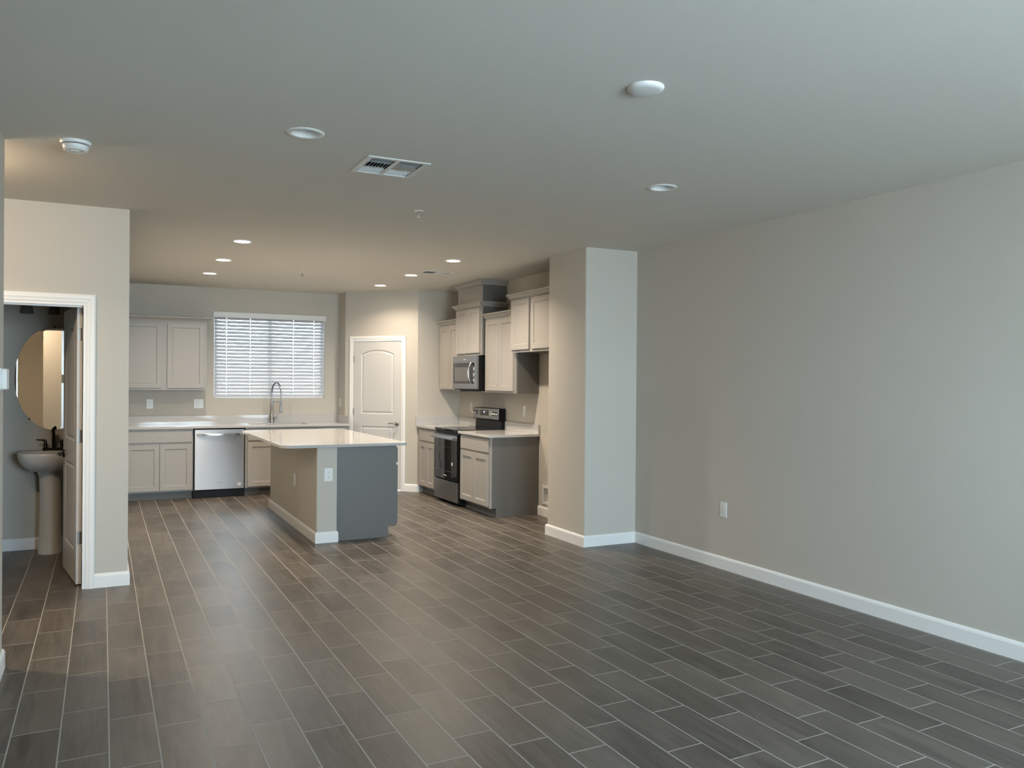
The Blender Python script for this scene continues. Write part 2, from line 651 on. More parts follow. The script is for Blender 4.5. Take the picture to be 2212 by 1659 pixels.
# pantry: strip wall, angled wall with a door, wall towards the range
PA = Vector((XS, 14.27 - XS, 0))
PB = Vector((14.27 - YP, YP, 0))
PU = (PB - PA).normalized()
PLEN = (PB - PA).length
PF = frame(PU, PA)
DS0, DS1, DH = 0.135, 0.868, 2.055
bm = B()
box(bm, (0, 0, -0.11), (DS0 - 0.004, H, 0), PF)
box(bm, (DS1 + 0.004, 0, -0.11), (PLEN, H, 0), PF)
box(bm, (DS0 - 0.004, DH + 0.004, -0.11), (DS1 + 0.004, H, 0), PF)
struct('wall_pantry_angled', bm, M_WALL)
bm = B()
box(bm, (XS, PA.y, 0), (XS + 0.10, YW, H))
struct('wall_pantry_side', bm, M_WALL)
bm = B()
box(bm, (PB.x, YP, 0), (4.65, YP + 0.11, H))
struct('wall_pantry_front', bm, M_WALL)

# kitchen back wall with window
bm = B()
F = frame('-Y', (0.05, YW, 0))
slab_holes(bm, [(0, 0), (4.6, 0), (4.6, H), (0, H)], [[(WX0 - .05, WZ0), (WX1 - .05, WZ0), (WX1 - .05, WZ1), (WX0 - .05, WZ1)]], -0.14, 0, F)
struct('wall_back', bm, M_WALL)

# powder room
BX0, BX1, BH = -0.835, -0.107, 2.045
bm = B()
F = frame('-Y', (-3.0, YB, 0))
pts = [(0, 0), (BX0 + 3, 0), (BX0 + 3, BH), (BX1 + 3, BH), (BX1 + 3, 0), (XL + 3, 0), (XL + 3, H), (0, H)]
slab_holes(bm, pts, [], -0.11, 0, F)
struct('wall_powder_front', bm, M_WALL)
bm = B()
box(bm, (XL - 0.11, YB + 0.11, 0), (XL, YW, H))
struct('wall_kitchen_left', bm, M_WALL)
YBB = 8.30
bm = B()
box(bm, (-1.75, YBB, 0), (XL - 0.11, YBB + 0.1, H))
struct('wall_powder_back', bm, M_WALL)
bm = B()
box(bm, (-1.75, YB + 0.11, 0), (-1.65, YBB, H))
struct('wall_powder_left', bm, M_WALL)

# near left wall and the hall behind it
bm = B()
box(bm, (XN - 0.20, -1.35, 0), (XN, YN, H))
struct('wall_left', bm, M_WALL)
bm = B()
box(bm, (-3.0, 3.15, 0), (XN - 0.20, 3.25, H))
struct('wall_hall_near', bm, M_WALL)
bm = B()
box(bm, (-3.05, 3.15, 0), (-2.95, YB + 0.11, H))
struct('wall_hall_end', bm, M_WALL)

# wall behind the camera with its wide window and a narrow one added for light
bm = B()
F = frame('+Y', (XR + 0.1, YBACK, 0))
q = lambda x: XR + 0.1 - x
pts = [(0, 0), (q(XN), 0), (q(XN), H), (0, H)]
slab_holes(bm, pts, [[(q(b_), SLB), (q(a_), SLB), (q(a_), SLZ), (q(b_), SLZ)] for a_, b_ in ((SL0, SL1), (SM0, SM1))], -0.12, 0, F)
struct('wall_behind', bm, M_WALL)
for nm, w0, w1 in (('window_2', SL0, SL1), ('added_window', SM0, SM1)):
    r = thing(nm, '', '', ((w0 + w1) / 2, YBACK - 0.06, SLB))
    del r['label'], r['category']
    r['kind'] = 'structure'
    F = frame('+Y', (w1, YBACK - 0.03, 0))
    WD = w1 - w0
    bm = B()
    bars = [(0, 0.05, SLB, SLZ), (WD - .05, WD, SLB, SLZ), (0.05, WD - .05, SLB, SLB + .05), (0.05, WD - .05, SLZ - .05, SLZ)]
    if WD > 1.2:
        bars.append((WD / 2 - .03, WD / 2 + .03, SLB + .05, SLZ - .05))
    for a, b_, c, d in bars:
        box(bm, (a, c, -0.06), (b_, d, 0), F)
    obj('window_frame', bm, M_VINYL, r)
    bm = B()
    box(bm, (0.05, SLB + 0.05, -0.035), (WD - 0.05, SLZ - 0.05, -0.03), F)
    obj('glass_pane', bm, M_GLASS, r)
bm = B()
box(bm, (-4, YBACK - 7, -0.2), (8, YBACK - 0.16, -0.06))
struct('patio_ground', bm, M_CONC)

bm = B()
box(bm, (-5, 15.2, -0.1), (10, 15.4, 1.9))  # unseen outdoor wall, added to cut the daylight reaching the kitchen blind
struct('daylight_block_wall', bm, M_CONC)

# baseboards
BP = [(0, 0), (0.014, 0), (0.014, 0.082), (0.011, 0.092), (0.007, 0.098), (0.004, 0.102), (0, 0.102)]


def baseboard(name, path, side=1, bead=0):
    b_ = B()
    sweep(b_, path, BP, side)
    return struct(name, b_, M_TRIM)


baseboard('baseboard_right', [(XR, YBACK), (XR, YC), (XK, YC), (XK, YC2), (KR, YC2)], -1)
baseboard('baseboard_fridge_niche', [(KR, 7.07), (KR, 8.138)], -1)
baseboard('baseboard_pantry', [(PA + PU * (DS1 + 0.062)).xy, PB.xy, (PB.x + 0.03, YP)], 1)
baseboard('baseboard_left', [(XN, YBACK), (XN, YN), (XN - 0.20, YN), (XN - 0.20, 3.25)], 1)
baseboard('baseboard_hall_corner', [(BX1 + 0.06, YB), (XL, YB), (XL, 11.02)], 1)
baseboard('baseboard_powder', [(-1.65, YBB), (XL - 0.11, YBB)], 1)
baseboard('baseboard_hall', [(-2.95, YB), (BX0 - 0.06, YB)], 1)

# casings
CP = [(0.0, 0), (0.0, 0.011), (0.008, 0.013), (0.02, 0.014), (0.03, 0.018), (0.05, 0.018), (0.06, 0.012), (0.06, 0)]


def casing(name, F, u0, u1, top):
    b_ = B()
    sweep(b_, [(u0, 0), (u0, top), (u1, top), (u1, 0)], CP, -1, M=F)
    return struct(name, b_, M_TRIM)


casing('trim_1', PF, DS0 - 0.004, DS1 + 0.004, DH + 0.004)
casing('trim_2', frame('-Y', (0, YB, 0)), BX0, BX1, BH)
# door jamb lining and stop in the powder-room opening
bm = B()
F = frame('-Y', (0, YB, 0))
box(bm, (BX1 - 0.018, 0, -0.11), (BX1 + 0.001, BH, 0.004), F)
box(bm, (BX0 - 0.001, 0, -0.11), (BX0 + 0.018, BH, 0.004), F)
box(bm, (BX0 + 0.018, BH - 0.018, -0.11), (BX1 - 0.018, BH + 0.001, 0.004), F)
box(bm, (BX0 + 0.018, BH - 0.030, -0.065), (BX1 - 0.018, BH - 0.018, -0.03), F)
struct('trim_3', bm, M_TRIM)


# ------------------------------------------------------------------ panel door
def panel_door(bm, F, w_, h, t, knob_margin=0.115):
    """slab with an arched upper panel and a square lower panel on its front (n = 0 is the front, slab goes back)"""
    m_ = knob_margin
    lo = [(m_, 0.23), (w_ - m_, 0.23), (w_ - m_, 0.86), (m_, 0.86)]
    zt, rise = h - 0.185, 0.062
    up = [(m_, 1.03), (w_ - m_, 1.03), (w_ - m_, zt)]
    k = 14
    for i in range(1, k):
        s = 1 - i / k
        up.append((m_ + (w_ - 2 * m_) * s, zt + rise * (1 - (2 * s - 1) ** 2) ** 0.9))
    up.append((m_, zt))
    outer = [(0, 0), (w_, 0), (w_, h), (0, h)]
    loops = [[Vector((p[0], p[1], 0)) for p in l] for l in (outer, lo, up)]
    flat = [p for l in loops for p in l]
    vs = [bm.verts.new(F @ p) for p in flat]
    for t_ in tessellate_polygon(loops):
        bm.faces.new([vs[i] for i in t_])
    back = [bm.verts.new(F @ Vector((p[0], p[1], -t))) for p in outer]
    bm.faces.new(back)
    for i in range(4):
        bm.faces.new((vs[i], vs[(i + 1) % 4], back[(i + 1) % 4], back[i]))
    for poly in (lo, up):
        prev = None
        for d, n_ in ((0, 0), (0.010, -0.009), (0.022, -0.009), (0.036, -0.002)):
            ring = [bm.verts.new(F @ Vector((p[0], p[1], n_))) for p in offset_poly(poly, d)]
            if prev:
                for i in range(len(ring)):
                    j = (i + 1) % len(ring)
                    bm.faces.new((prev[i], prev[j], ring[j], ring[i]))
            prev = ring
        bm.faces.new(prev)


def lever(parent, F, pos, dirn, m, name='door_handle'):
    b_ = B()
    R = F @ Matrix.Translation((pos[0], pos[1], 0))
    lathe(b_, [(0, 0), (0.032, 0), (0.032, 0.006), (0.026, 0.012), (0.012, 0.014), (0.011, 0.045), (0, 0.047)], R, 24)
    tube(b_, [(0, 0, 0.042), (dirn * 0.02, 0, 0.046), (dirn * 0.06, 0.004, 0.046), (dirn * 0.10, 0.002, 0.044), (dirn * 0.115, -0.004, 0.043)], [0.010, 0.010, 0.008, 0.007, 0.006], 10, R)
    return obj(name, b_, m, parent, smooth=50)


def hinges(parent, F, zs, m, u=0.0, n=0.0):
    for z in zs:
        b_ = B()
        box(b_, (u - 0.003, z - 0.045, n - 0.02), (u + 0.003, z + 0.045, n + 0.003), F)
        tube(b_, [(u, z - 0.045, n + 0.006), (u, z + 0.045, n + 0.006)], 0.006, 8, F)
        obj('hinge', b_, m, parent, smooth=40)


r = thing('door_1', '', '', PA + PU * DS0)
del r['label'], r['category']
r['kind'] = 'structure'
DW_ = DS1 - DS0
F = frame(PU, PA + PU * DS0)
F = F @ Matrix.Translation((0, 0.016, -0.004))
bm = B()
panel_door(bm, F, DW_, DH - 0.016, 0.035)
obj('door_slab', bm, M_DOOR, r)
lever(r, F, (DW_ - 0.063, 0.905), -1, M_NICKEL)
hinges(r, F, (0.27, 1.06, 1.79), M_HINGE, u=0.001)

# powder-room door, opened inwards a little short of a right angle
r = thing('door_2', '', '', (BX1 - 0.024, YB + 0.112, 0))
del r['label'], r['category']
r['kind'] = 'structure'
ang = math.radians(9.0)
du = Vector((-math.sin(ang), math.cos(ang), 0))        # from hinge edge into the room
F2 = frame(-du, Vector((BX1 - 0.024 - 0.036, YB + 0.115, 0.012)) + du * 0.705)
bm = B()
panel_door(bm, F2, 0.705, 2.02, 0.035)
obj('door_slab', bm, M_DOOR, r)
lever(r, F2, (0.063, 0.90), 1, M_BRONZE)
# hinge leaves on the hinge edge, facing the hall
for z in (1.815, 1.075, 0.335):
    bm = B()
    box(bm, (0.705, z - 0.045, -0.034), (0.7075, z + 0.045, -0.006), F2)
    tube(bm, [(0.712, z - 0.045, -0.037), (0.712, z + 0.045, -0.037)], 0.006, 8, F2)
    obj('hinge', bm, M_HINGE, r)

# ------------------------------------------------------------------ cabinets
def shaker(bm, F, u0, v0, u1, v1, t=0.020, rail=0.058, rec=0.009):
    o_ = [(u0, v0), (u1, v0), (u1, v1), (u0, v1)]
    i_ = offset_poly(o_, rail)
    i2 = offset_poly(o_, rail + 0.004)
    V = lambda l, n_: [bm.verts.new(F @ Vector((p[0], p[1], n_))) for p in l]
    a, b_, c, d = V(o_, 0.0), V(o_, t), V(i_, t), V(i2, t - rec)
    bm.faces.new(a)
    bm.faces.new(d)
    for p, q_ in ((a, b_), (b_, c), (c, d)):
        for i in range(4):
            j = (i + 1) % 4
            bm.faces.new((p[i], p[j], q_[j], q_[i]))


def add_door(parent, F, rect, name='door', m=None):
    b_ = B()
    shaker(b_, F, *rect)
    return obj(name, b_, m or M_CAB, parent, bevel=0.0015)


def add_drawer(parent, F, rect):
    b_ = B()
    u0, v0, u1, v1 = rect
    box(b_, (u0, v0, 0), (u1, v1, 0.02), F)
    return obj('drawer', b_, M_CAB, parent, bevel=0.003)


CROWN = [(0, 0), (0.012, 0), (0.014, 0.010), (0.022, 0.014), (0.030, 0.026), (0.040, 0.036), (0.052, 0.041), (0.052, 0.056), (0, 0.056)]


def crown(parent, F, u0, u1, d, z, left=True, right=True, m=None, k=1.0):
    """around the top of a cabinet in its frame: back-left, front-left, front-right, back-right; F maps (u, n, v)"""
    b_ = B()
    path = []
    if left:
        path.append((u0, -d))
    path += [(u0, 0), (u1, 0)]
    if right:
        path.append((u1, -d))
    G = F @ Matrix(((1, 0, 0, 0), (0, 0, 1, 0), (0, 1, 0, 0), (0, 0, 0, 1)))   # (u, n, v) -> (u, v, n)
    sweep(b_, path, [(o * k, h * k) for o, h in CROWN], -1, z=z, M=G)
    return obj('crown_moulding', b_, m or M_CAB, parent)


def base_cabinet(name, label, F, w_, d, doors, drawers, group, h=0.884, end=None, toe=0.075):
    """F origin = left bottom of the face-frame plane on the floor"""
    r = thing(name, label, 'cabinet', F @ Vector((w_ / 2, 0, -d / 2)), group)
    b_ = B()
    poly = [(-d, 0), (-toe, 0), (-toe, 0.10), (-0.02, 0.10), (-0.02, h), (-d, h)]   # (n, v)
    G = F @ Matrix(((0, 0, 1, 0), (0, 1, 0, 0), (1, 0, 0, 0), (0, 0, 0, 1)))       # (n, v, u) -> (u, v, n)
    prism(b_, poly, 0, w_, G)
    obj('carcass', b_, M_CABD, r)
    b_ = B()
    box(b_, (0, 0.10, -0.02), (w_, h, 0), F)
    obj('face_frame', b_, M_CAB, r)
    for q_ in drawers:
        add_drawer(r, F, q_)
    for q_ in doors:
        add_door(r, F, q_)
    return r


def wall_cabinet(name, label, F, w_, h, d, doors, group, crown_l=True, crown_r=True, crown_drop=0.0):
    """F origin = left bottom of the face-frame plane"""
    r = thing(name, label, 'cabinet', F @ Vector((w_ / 2, 0, -d / 2)), group)
    b_ = B()
    box(b_, (0, 0.0, -d), (w_, h, -0.02), F)
    obj('carcass', b_, M_CABD, r)
    b_ = B()
    box(b_, (0, 0, -0.02), (w_, h, 0), F)
    obj('face_frame', b_, M_CAB, r)
    for q_ in doors:
        add_door(r, F, q_)
    crown(r, F, 0, w_, d, h - 0.002 + crown_drop, crown_l, crown_r)
    return r


UPG, LOG = 'wall cabinets', 'base cabinets'
YF = YW - 0.605                                    # front of the back-wall base cabinets
# back wall, left of the dishwasher
F = frame('-Y', (XL + 0.005, YF, 0))
base_cabinet('base_cabinet', 'grey base cabinet with two doors left of the dishwasher', F, 1.022 - XL - 0.005, 0.60,
             [(0.075, 0.118, 0.457, 0.690), (0.462, 0.118, 0.832, 0.690)], [(0.075, 0.716, 0.832, 0.858)], LOG)
# sink cabinet
F = frame('-Y', (1.655, YF, 0))
base_cabinet('base_cabinet', 'grey sink base cabinet right of the dishwasher, partly behind the island', F, 0.915, 0.60,
             [(0.03, 0.118, 0.455, 0.690), (0.46, 0.118, 0.885, 0.690)], [(0.03, 0.716, 0.885, 0.858)], LOG)
F = frame('-Y', (2.573, YF, 0))
base_cabinet('base_cabinet', 'narrow grey base cabinet beside the pantry corner, behind the island worktop', F, XS - 2.573 - 0.004, 0.60,
             [(0.03, 0.118, 0.42, 0.690)], [(0.03, 0.716, 0.42, 0.858)], LOG)
# wall cabinet on the back wall
UY = YW - 0.33
F = frame('-Y', (XL + 0.003, UY, 1.365))
wall_cabinet('wall_cabinet', 'grey two-door wall cabinet left of the kitchen window', F, 1.205 - XL, 0.885, 0.327,
             [(0.055, 0.028, 0.497, 0.858), (0.560, 0.028, 1.005, 0.858)], UPG, crown_l=False)

# right-hand run
XF = KR - 0.61
F = frame('-X', (XF, YP - 0.004, 0))
base_cabinet('base_cabinet', 'grey base cabinet between the pantry wall and the range', F, YP - 0.004 - 9.757, 0.605,
             [(0.09, 0.118, 0.365, 0.690), (0.37, 0.118, 0.655, 0.690)], [(0.09, 0.716, 0.655, 0.858)], LOG)
F = frame('-X', (XF, 8.975, 0))
base_cabinet('base_cabinet', 'grey base cabinet at the open end of the run, right of the range', F, 8.975 - 8.14, 0.605,
             [(0.035, 0.118, 0.412, 0.690), (0.417, 0.118, 0.800, 0.690)], [(0.035, 0.716, 0.800, 0.858)], LOG)
UD = 0.30
F = frame('-X', (KR - UD, YP - 0.004, 1.374))
wall_cabinet('wall_cabinet', 'tall grey wall cabinet in the corner left of the microwave', F, YP - 0.004 - 9.735, 0.888, UD - 0.002,
             [(0.04, 0.025, 0.352, 0.862), (0.357, 0.025, 0.685, 0.862)], UPG, crown_l=False, crown_r=False)
F = frame('-X', (KR - UD, 8.955, 1.374))
wall_cabinet('wall_cabinet', 'tall grey wall cabinet right of the microwave with dark open side', F, 8.955 - 8.15, 0.888, UD - 0.002,
             [(0.03, 0.025, 0.398, 0.862), (0.403, 0.025, 0.772, 0.862)], UPG, crown_l=False, crown_r=False)
UD2 = 0.355
F = frame('-X', (KR - UD2, 9.733, 1.825))
wall_cabinet('wall_cabinet', 'short grey wall cabinet directly above the microwave', F, 9.733 - 8.957, 0.592, UD2 - 0.002,
             [(0.025, 0.028, 0.385, 0.580), (0.390, 0.028, 0.748, 0.580)], UPG)
F = frame('-X', (KR - UD2, 8.148, 1.828))
wall_cabinet('wall_cabinet', 'grey wall cabinet over the empty fridge space, beside the pillar', F, 8.148 - 7.06, 0.592, UD2 - 0.002,
             [(0.018, 0.028, 0.440, 0.580), (0.492, 0.028, 0.93, 0.580)], UPG, crown_r=False)
# duct chase above the microwave cabinet
r = thing('duct_chase', 'grey boxed chase with crown reaching the ceiling above the microwave cabinet', 'cabinet', (KR - 0.17, 9.36, 2.475))
F = frame('-X', (KR - 0.335, 9.735, 2.474))
bm = B()
box(bm, (0, 0, -0.333), (9.735 - 8.995, H - 2.474 - 0.001, -0.012), F)
obj('carcass', bm, M_CABD, r)
bm = B()
box(bm, (0, 0, -0.012), (9.735 - 8.995, H - 2.474 - 0.001, 0), F)
obj('front_panel', bm, M_CAB, r)
crown(r, F, 0, 9.735 - 8.995, 0.33, H - 2.474 - 0.058)

# ------------------------------------------------------------------ worktops
CT0, CT1 = 0.884, 0.914


def worktop(name, label, poly, splashes, holes=(), parent=None):
    c = Vector((sum(p[0] for p in poly) / len(poly), sum(p[1] for p in poly) / len(poly), CT0))
    r = thing(name, label, 'worktop', c)
    b_ = B()
    slab_holes(b_, poly, list(holes), CT0 + 0.0005, CT1)
    obj('slab', b_, M_QUARTZ, r, bevel=0.002)
    for a, bb in splashes:
        b_ = B()
        box(b_, a, bb)
        obj('backsplash', b_, M_QUARTZ, r, bevel=0.0015)
    return r


SKX0, SKX1, SKY0, SKY1 = 1.74, 2.50, YW - 0.52, YW - 0.13
worktop('worktop', 'long white quartz worktop under the kitchen window',
        [(XL + 0.002, YW - 0.645), (XS - 0.002, YW - 0.645), (XS - 0.002, YW - 0.002), (XL + 0.002, YW - 0.002)],
        [((XL + 0.002, YW - 0.022, CT1), (XS - 0.002, YW - 0.002, 1.022)), ((XS - 0.022, YW - 0.645, CT1), (XS - 0.002, YW - 0.023, 1.022))],
        [rrect(SKX0, SKY0, SKX1, SKY1, 0.03)])
worktop('worktop', 'white quartz worktop in the corner left of the range',
        [(KR - 0.645, 9.753), (KR - 0.002, 9.753), (KR - 0.002, YP - 0.002), (KR - 0.645, YP - 0.002)],
        [((KR - 0.022, 9.753, CT1), (KR - 0.002, YP - 0.002, 1.016)), ((KR - 0.645, YP - 0.022, CT1), (KR - 0.023, YP - 0.002, 1.016))])
worktop('worktop', 'white quartz worktop at the open end, right of the range',
        [(KR - 0.645, 8.118), (KR - 0.002, 8.118), (KR - 0.002, 8.981), (KR - 0.645, 8.981)],
        [((KR - 0.022, 8.118, CT1), (KR - 0.002, 8.981, 1.016))])

# sink bowl
r = thing('kitchen_sink', 'steel undermount sink set in the worktop below the window', 'sink', (2.12, (SKY0 + SKY1) / 2, 0.70))
bm = B()
poly = rrect(SKX0 - 0.008, SKY0 - 0.008, SKX1 + 0.008, SKY1 + 0.008, 0.035)
rings = []
for d, z in ((-0.012, CT0 - 0.001), (0.004, CT0 - 0.001), (0.006, 0.72), (0.03, 0.70)):
    rings.append([bm.verts.new((p[0], p[1], z)) for p in offset_poly(poly, d)])
for a, b_ in zip(rings, rings[1:]):
    for i in range(len(a)):
        j = (i + 1) % len(a)
        bm.faces.new((a[i], a[j], b_[j], b_[i]))
bm.faces.new(rings[-1])
obj('bowl', bm, M_SINK, r, smooth=40)
bm = B()
lathe(bm, [(0, 0.7015), (0.045, 0.7015), (0.045, 0.704), (0.03, 0.7045), (0, 0.7035)], Matrix.Translation((2.12, (SKY0 + SKY1) / 2, 0)), 24)
obj('drain', bm, M_CHROME, r, smooth=40)

# pull-down spring faucet
FX, FY = 2.085, YW - 0.075
r = thing('kitchen_faucet', 'tall spring pull-down faucet behind the kitchen sink', 'faucet', (FX, FY, CT1))
T = Matrix.Translation((FX, FY, CT1))
bm = B()
lathe(bm, [(0, 0), (0.033, 0), (0.033, 0.006), (0.028, 0.010), (0.028, 0.095), (0.021, 0.105), (0.015, 0.27), (0.013, 0.30), (0, 0.30)], T, 24)
obj('body', bm, M_FAUCET, r, smooth=50)
dv = Vector((0.55, -0.83, 0)).normalized()
bm = B()
arc = []
for i in range(25):
    t = math.pi * i / 24
    arc.append(dv * (0.085 - 0.085 * math.cos(t)) + Vector((0, 0, 0.42 + 0.135 * math.sin(t))))
hose = [Vector((0, 0, 0.29)), Vector((0, 0, 0.36))] + arc + [dv * 0.17 + Vector((0, 0, 0.36)), dv * 0.17 + Vector((0, 0, 0.29))]
tube(bm, hose, 0.0085, 8, T)
obj('hose', bm, M_FAUCET, r, smooth=60)
bm = B()
dense = []
for a, b_ in zip(hose[1:], hose[2:-1]):
    for i in range(10):
        dense.append(a.lerp(b_, i / 10))
hel = []
ref = Vector((0.83, 0.55, 0))
for i, p in enumerate(dense):
    d = (dense[min(i + 1, len(dense) - 1)] - dense[max(0, i - 1)]).normalized()
    s = d.cross(ref).normalized()
    a = i * 2 * math.pi / 4.2
    hel.append(p + (ref * math.cos(a) + s * math.sin(a)) * 0.0120)
tube(bm, hel, 0.0022, 5, T)
obj('spring', bm, M_FAUCET, r, smooth=60)
bm = B()
lathe(bm, [(0, 0.30), (0.010, 0.30), (0.013, 0.285), (0.015, 0.19), (0.018, 0.15), (0.016, 0.14), (0, 0.14)], T @ Matrix.Translation(dv * 0.17), 18)
obj('spray_head', bm, M_FAUCET, r, smooth=50)
bm = B()
tube(bm, [(0, 0, 0.292), tuple(dv * 0.165 + Vector((0, 0, 0.292)))], 0.005, 8, T)
obj('support_arm', bm, M_FAUCET, r, smooth=60)
bm = B()
tube(bm, [(0.02, 0, 0.07), (0.07, -0.01, 0.07)], 0.014, 12, T)
tube(bm, [(0.072, -0.01, 0.068), (0.082, -0.012, 0.09), (0.095, -0.014, 0.135)], [0.010, 0.007, 0.005], 8, T)
obj('lever', bm, M_FAUCET, r, smooth=60)
bm = B()
tube(bm, [(-0.02, 0, 0.05), (-0.05, 0, 0.05)], 0.008, 10, T)
obj('knob', bm, M_FAUCET, r, smooth=60)

# ------------------------------------------------------------------ dishwasher
DX0, DX1 = 1.033, 1.645
F = frame('-Y', (DX0, YF, 0))
w_ = DX1 - DX0
r = thing('dishwasher', 'stainless steel dishwasher between two grey base cabinets', 'dishwasher', ((DX0 + DX1) / 2, YF + 0.3, 0))
bm = B()
box(bm, (-0.006, 0.0, -0.58), (w_ + 0.004, 0.872, -0.005), F)
obj('tub_body', bm, M_BLACK, r)
bm = B()
box(bm, (-0.012, 0.004, -0.005), (w_ - 0.004, 0.098, 0.006), F)
obj('toe_panel', bm, M_BLACK, r, bevel=0.003)
bm = B()
box(bm, (0.006, 0.105, -0.004), (w_ - 0.006, 0.868, 0.028), F)
dd = obj('door', bm, M_STEEL, r, bevel=0.004, uv=(0, 2))
bm = B()
hp = []
for i in range(17):
    s = i / 16
    hp.append((0.03 + (w_ - 0.06) * s, 0.805, 0.030 + 0.030 * math.sin(math.pi * s) ** 0.6))
pr = [(-0.006, -0.013), (0.006, -0.013), (0.006, 0.013), (-0.006, 0.013)]
rings = []
for p in hp:
    rings.append([bm.verts.new(F @ Vector((p[0], p[1] + b_, p[2] + a))) for a, b_ in pr])
for a, b_ in zip(rings, rings[1:]):
    for i in range(4):
        bm.faces.new((a[i], a[(i + 1) % 4], b_[(i + 1) % 4], b_[i]))
bm.faces.new(rings[0]); bm.faces.new(rings[-1][::-1])
obj('handle', bm, M_CHROME, dd, bevel=0.002)
bm = B()
lathe(bm, [(0, 0.0285), (0.024, 0.0285), (0.024, 0.0292), (0, 0.0292)], F @ Matrix.Translation((w_ - 0.065, 0.163, 0)), 24)
obj('sticker', bm, M_STICK, dd)
text('lettering', 'Whirlpool', 0.017, F @ Matrix.Translation((w_ * 0.5, 0.193, 0.0286)), M_LETTER, dd)

# ------------------------------------------------------------------ range
RY0, RY1 = 8.985, 9.747
XRF = 3.815
F = frame('-X', (XRF, RY1, 0))
w_ = RY1 - RY0
r = thing('electric_range', 'stainless and black glass electric range between white worktops', 'range', (4.1, (RY0 + RY1) / 2, 0))
bm = B()
G = F @ Matrix(((0, 0, 1, 0), (0, 1, 0, 0), (1, 0, 0, 0), (0, 0, 0, 1)))
prism(bm, [(-0.60, 0.0), (-0.075, 0.0), (-0.03, 0.02), (0, 0.03), (0, 0.900), (-0.60, 0.900)], 0.001, w_ - 0.001, G)
obj('body', bm, M_BLACK, r)
bm = B()
box(bm, (0.004, 0.045, 0.0), (w_ - 0.004, 0.285, 0.028), F)
obj('storage_drawer', bm, M_STEELD, r, bevel=0.004, uv=(1, 2))
bm = B()
box(bm, (0.004, 0.298, 0.0), (w_ - 0.004, 0.860, 0.030), F)
od = obj('oven_door', bm, M_GLASSK, r, bevel=0.006)
bm = B()
slab_holes(bm, rrect(0.12, 0.40, w_ - 0.12, 0.70, 0.02), [rrect(0.124, 0.404, w_ - 0.124, 0.696, 0.018)], 0.0302, 0.0306, F)
obj('window', bm, M_DARKGL, od)
bm = B()
tube(bm, [(0.012, 0.815, 0.072), (w_ - 0.012, 0.815, 0.072)], 0.0165, 16, F)
for u in (0.03, w_ - 0.03):
    box(bm, (u - 0.012, 0.803, 0.03), (u + 0.012, 0.827, 0.066), F)
box(bm, (0.004, 0.788, 0.030), (w_ - 0.004, 0.846, 0.034), F)
obj('handle', bm, M_STEEL, od, smooth=40, uv=(1, 2))
bm = B()
lathe(bm, [(0, 0.0305), (0.022, 0.0305), (0.022, 0.0312), (0, 0.0312)], F @ Matrix.Translation((w_ - 0.16, 0.50, 0)), 24)
obj('sticker', bm, M_STICK, od)
bm = B()
box(bm, (0.17, 0.53, 0.0305), (0.20, 0.60, 0.0312), F)
obj('tag', bm, M_SLOT, od)
text('lettering', 'Whirlpool', 0.024, F @ Matrix.Translation((w_ * 0.5, 0.345, 0.0306)), M_LETTERL, od)
bm = B()
prism(bm, rrect(XRF - 0.025, RY0 + 0.001, KR - 0.075, RY1 - 0.001, [0.012, 0.0, 0.0, 0.012], 4), 0.901, 0.922)
ck = obj('cooktop', bm, M_GLASSK, r, bevel=0.003)
for cx, cy, rr in ((3.93, RY0 + 0.2, 0.105), (3.93, RY1 - 0.2, 0.085), (4.20, RY0 + 0.2, 0.085), (4.20, RY1 - 0.2, 0.105)):
    bm = B()
    for q_ in (1.0, 0.6):
        slab_holes(bm, circle(cx, cy, rr * q_), [circle(cx, cy, rr * q_ - 0.003)], 0.9221, 0.9224)
    obj('burner_ring', bm, M_BURN, ck)
# backguard: black riser and a leaning stainless console
XG = KR - 0.075
FG = frame('-X', (XG, RY1, 0))
bm = B()
GG = FG @ Matrix(((0, 0, 1, 0), (0, 1, 0, 0), (1, 0, 0, 0), (0, 0, 0, 1)))
prism(bm, [(-0.06, 0.90), (0.0, 0.90), (-0.008, 1.02), (0.03, 1.03), (0.022, 1.165), (0.0, 1.172), (-0.06, 1.172)], 0.0, w_, GG)
obj('backguard', bm, M_BLACK, r, bevel=0.003)
P0, P1 = Vector((0, 1.036, 0.031)), Vector((0, 1.168, 0.023))
vv = (P1 - P0).normalized()
nn = Vector((1, 0, 0)).cross(vv)
FP = FG @ Matrix(((1, 0, nn.x, 0), (0, vv.y, nn.y, P0.y), (0, vv.z, nn.z, P0.z), (0, 0, 0, 1)))
bm = B()
box(bm, (0.002, 0, 0), (w_ - 0.002, 0.132, 0.006), FP)
cp = obj('control_panel', bm, M_STEELD, r, bevel=0.003, uv=(1, 2))
bm = B()
box(bm, (0.225, 0.038, 0.006), (0.475, 0.108, 0.0075), FP)
dp = obj('display', bm, M_GLASSK, cp)
bm = B()
box(bm, (0.335, 0.078, 0.0075), (0.362, 0.092, 0.0079), FP)
obj('clock_glow', bm, M_LED, dp)
for u in (0.055, 0.125, 0.635, 0.705):
    bm = B()
    lathe(bm, [(0, 0.006), (0.026, 0.006), (0.025, 0.012), (0.021, 0.016), (0.019, 0.034), (0.016, 0.037), (0, 0.037)], FP @ Matrix.Translation((u, 0.070, 0)), 20)
    obj('knob', bm, M_CHROME, cp, smooth=40)
for k_ in range(3):
    bm = B()
    box(bm, (0.495 + 0.026 * k_, 0.045, 0.006), (0.513 + 0.026 * k_, 0.100, 0.0085), FP)
    obj('button', bm, M_STICK, cp)

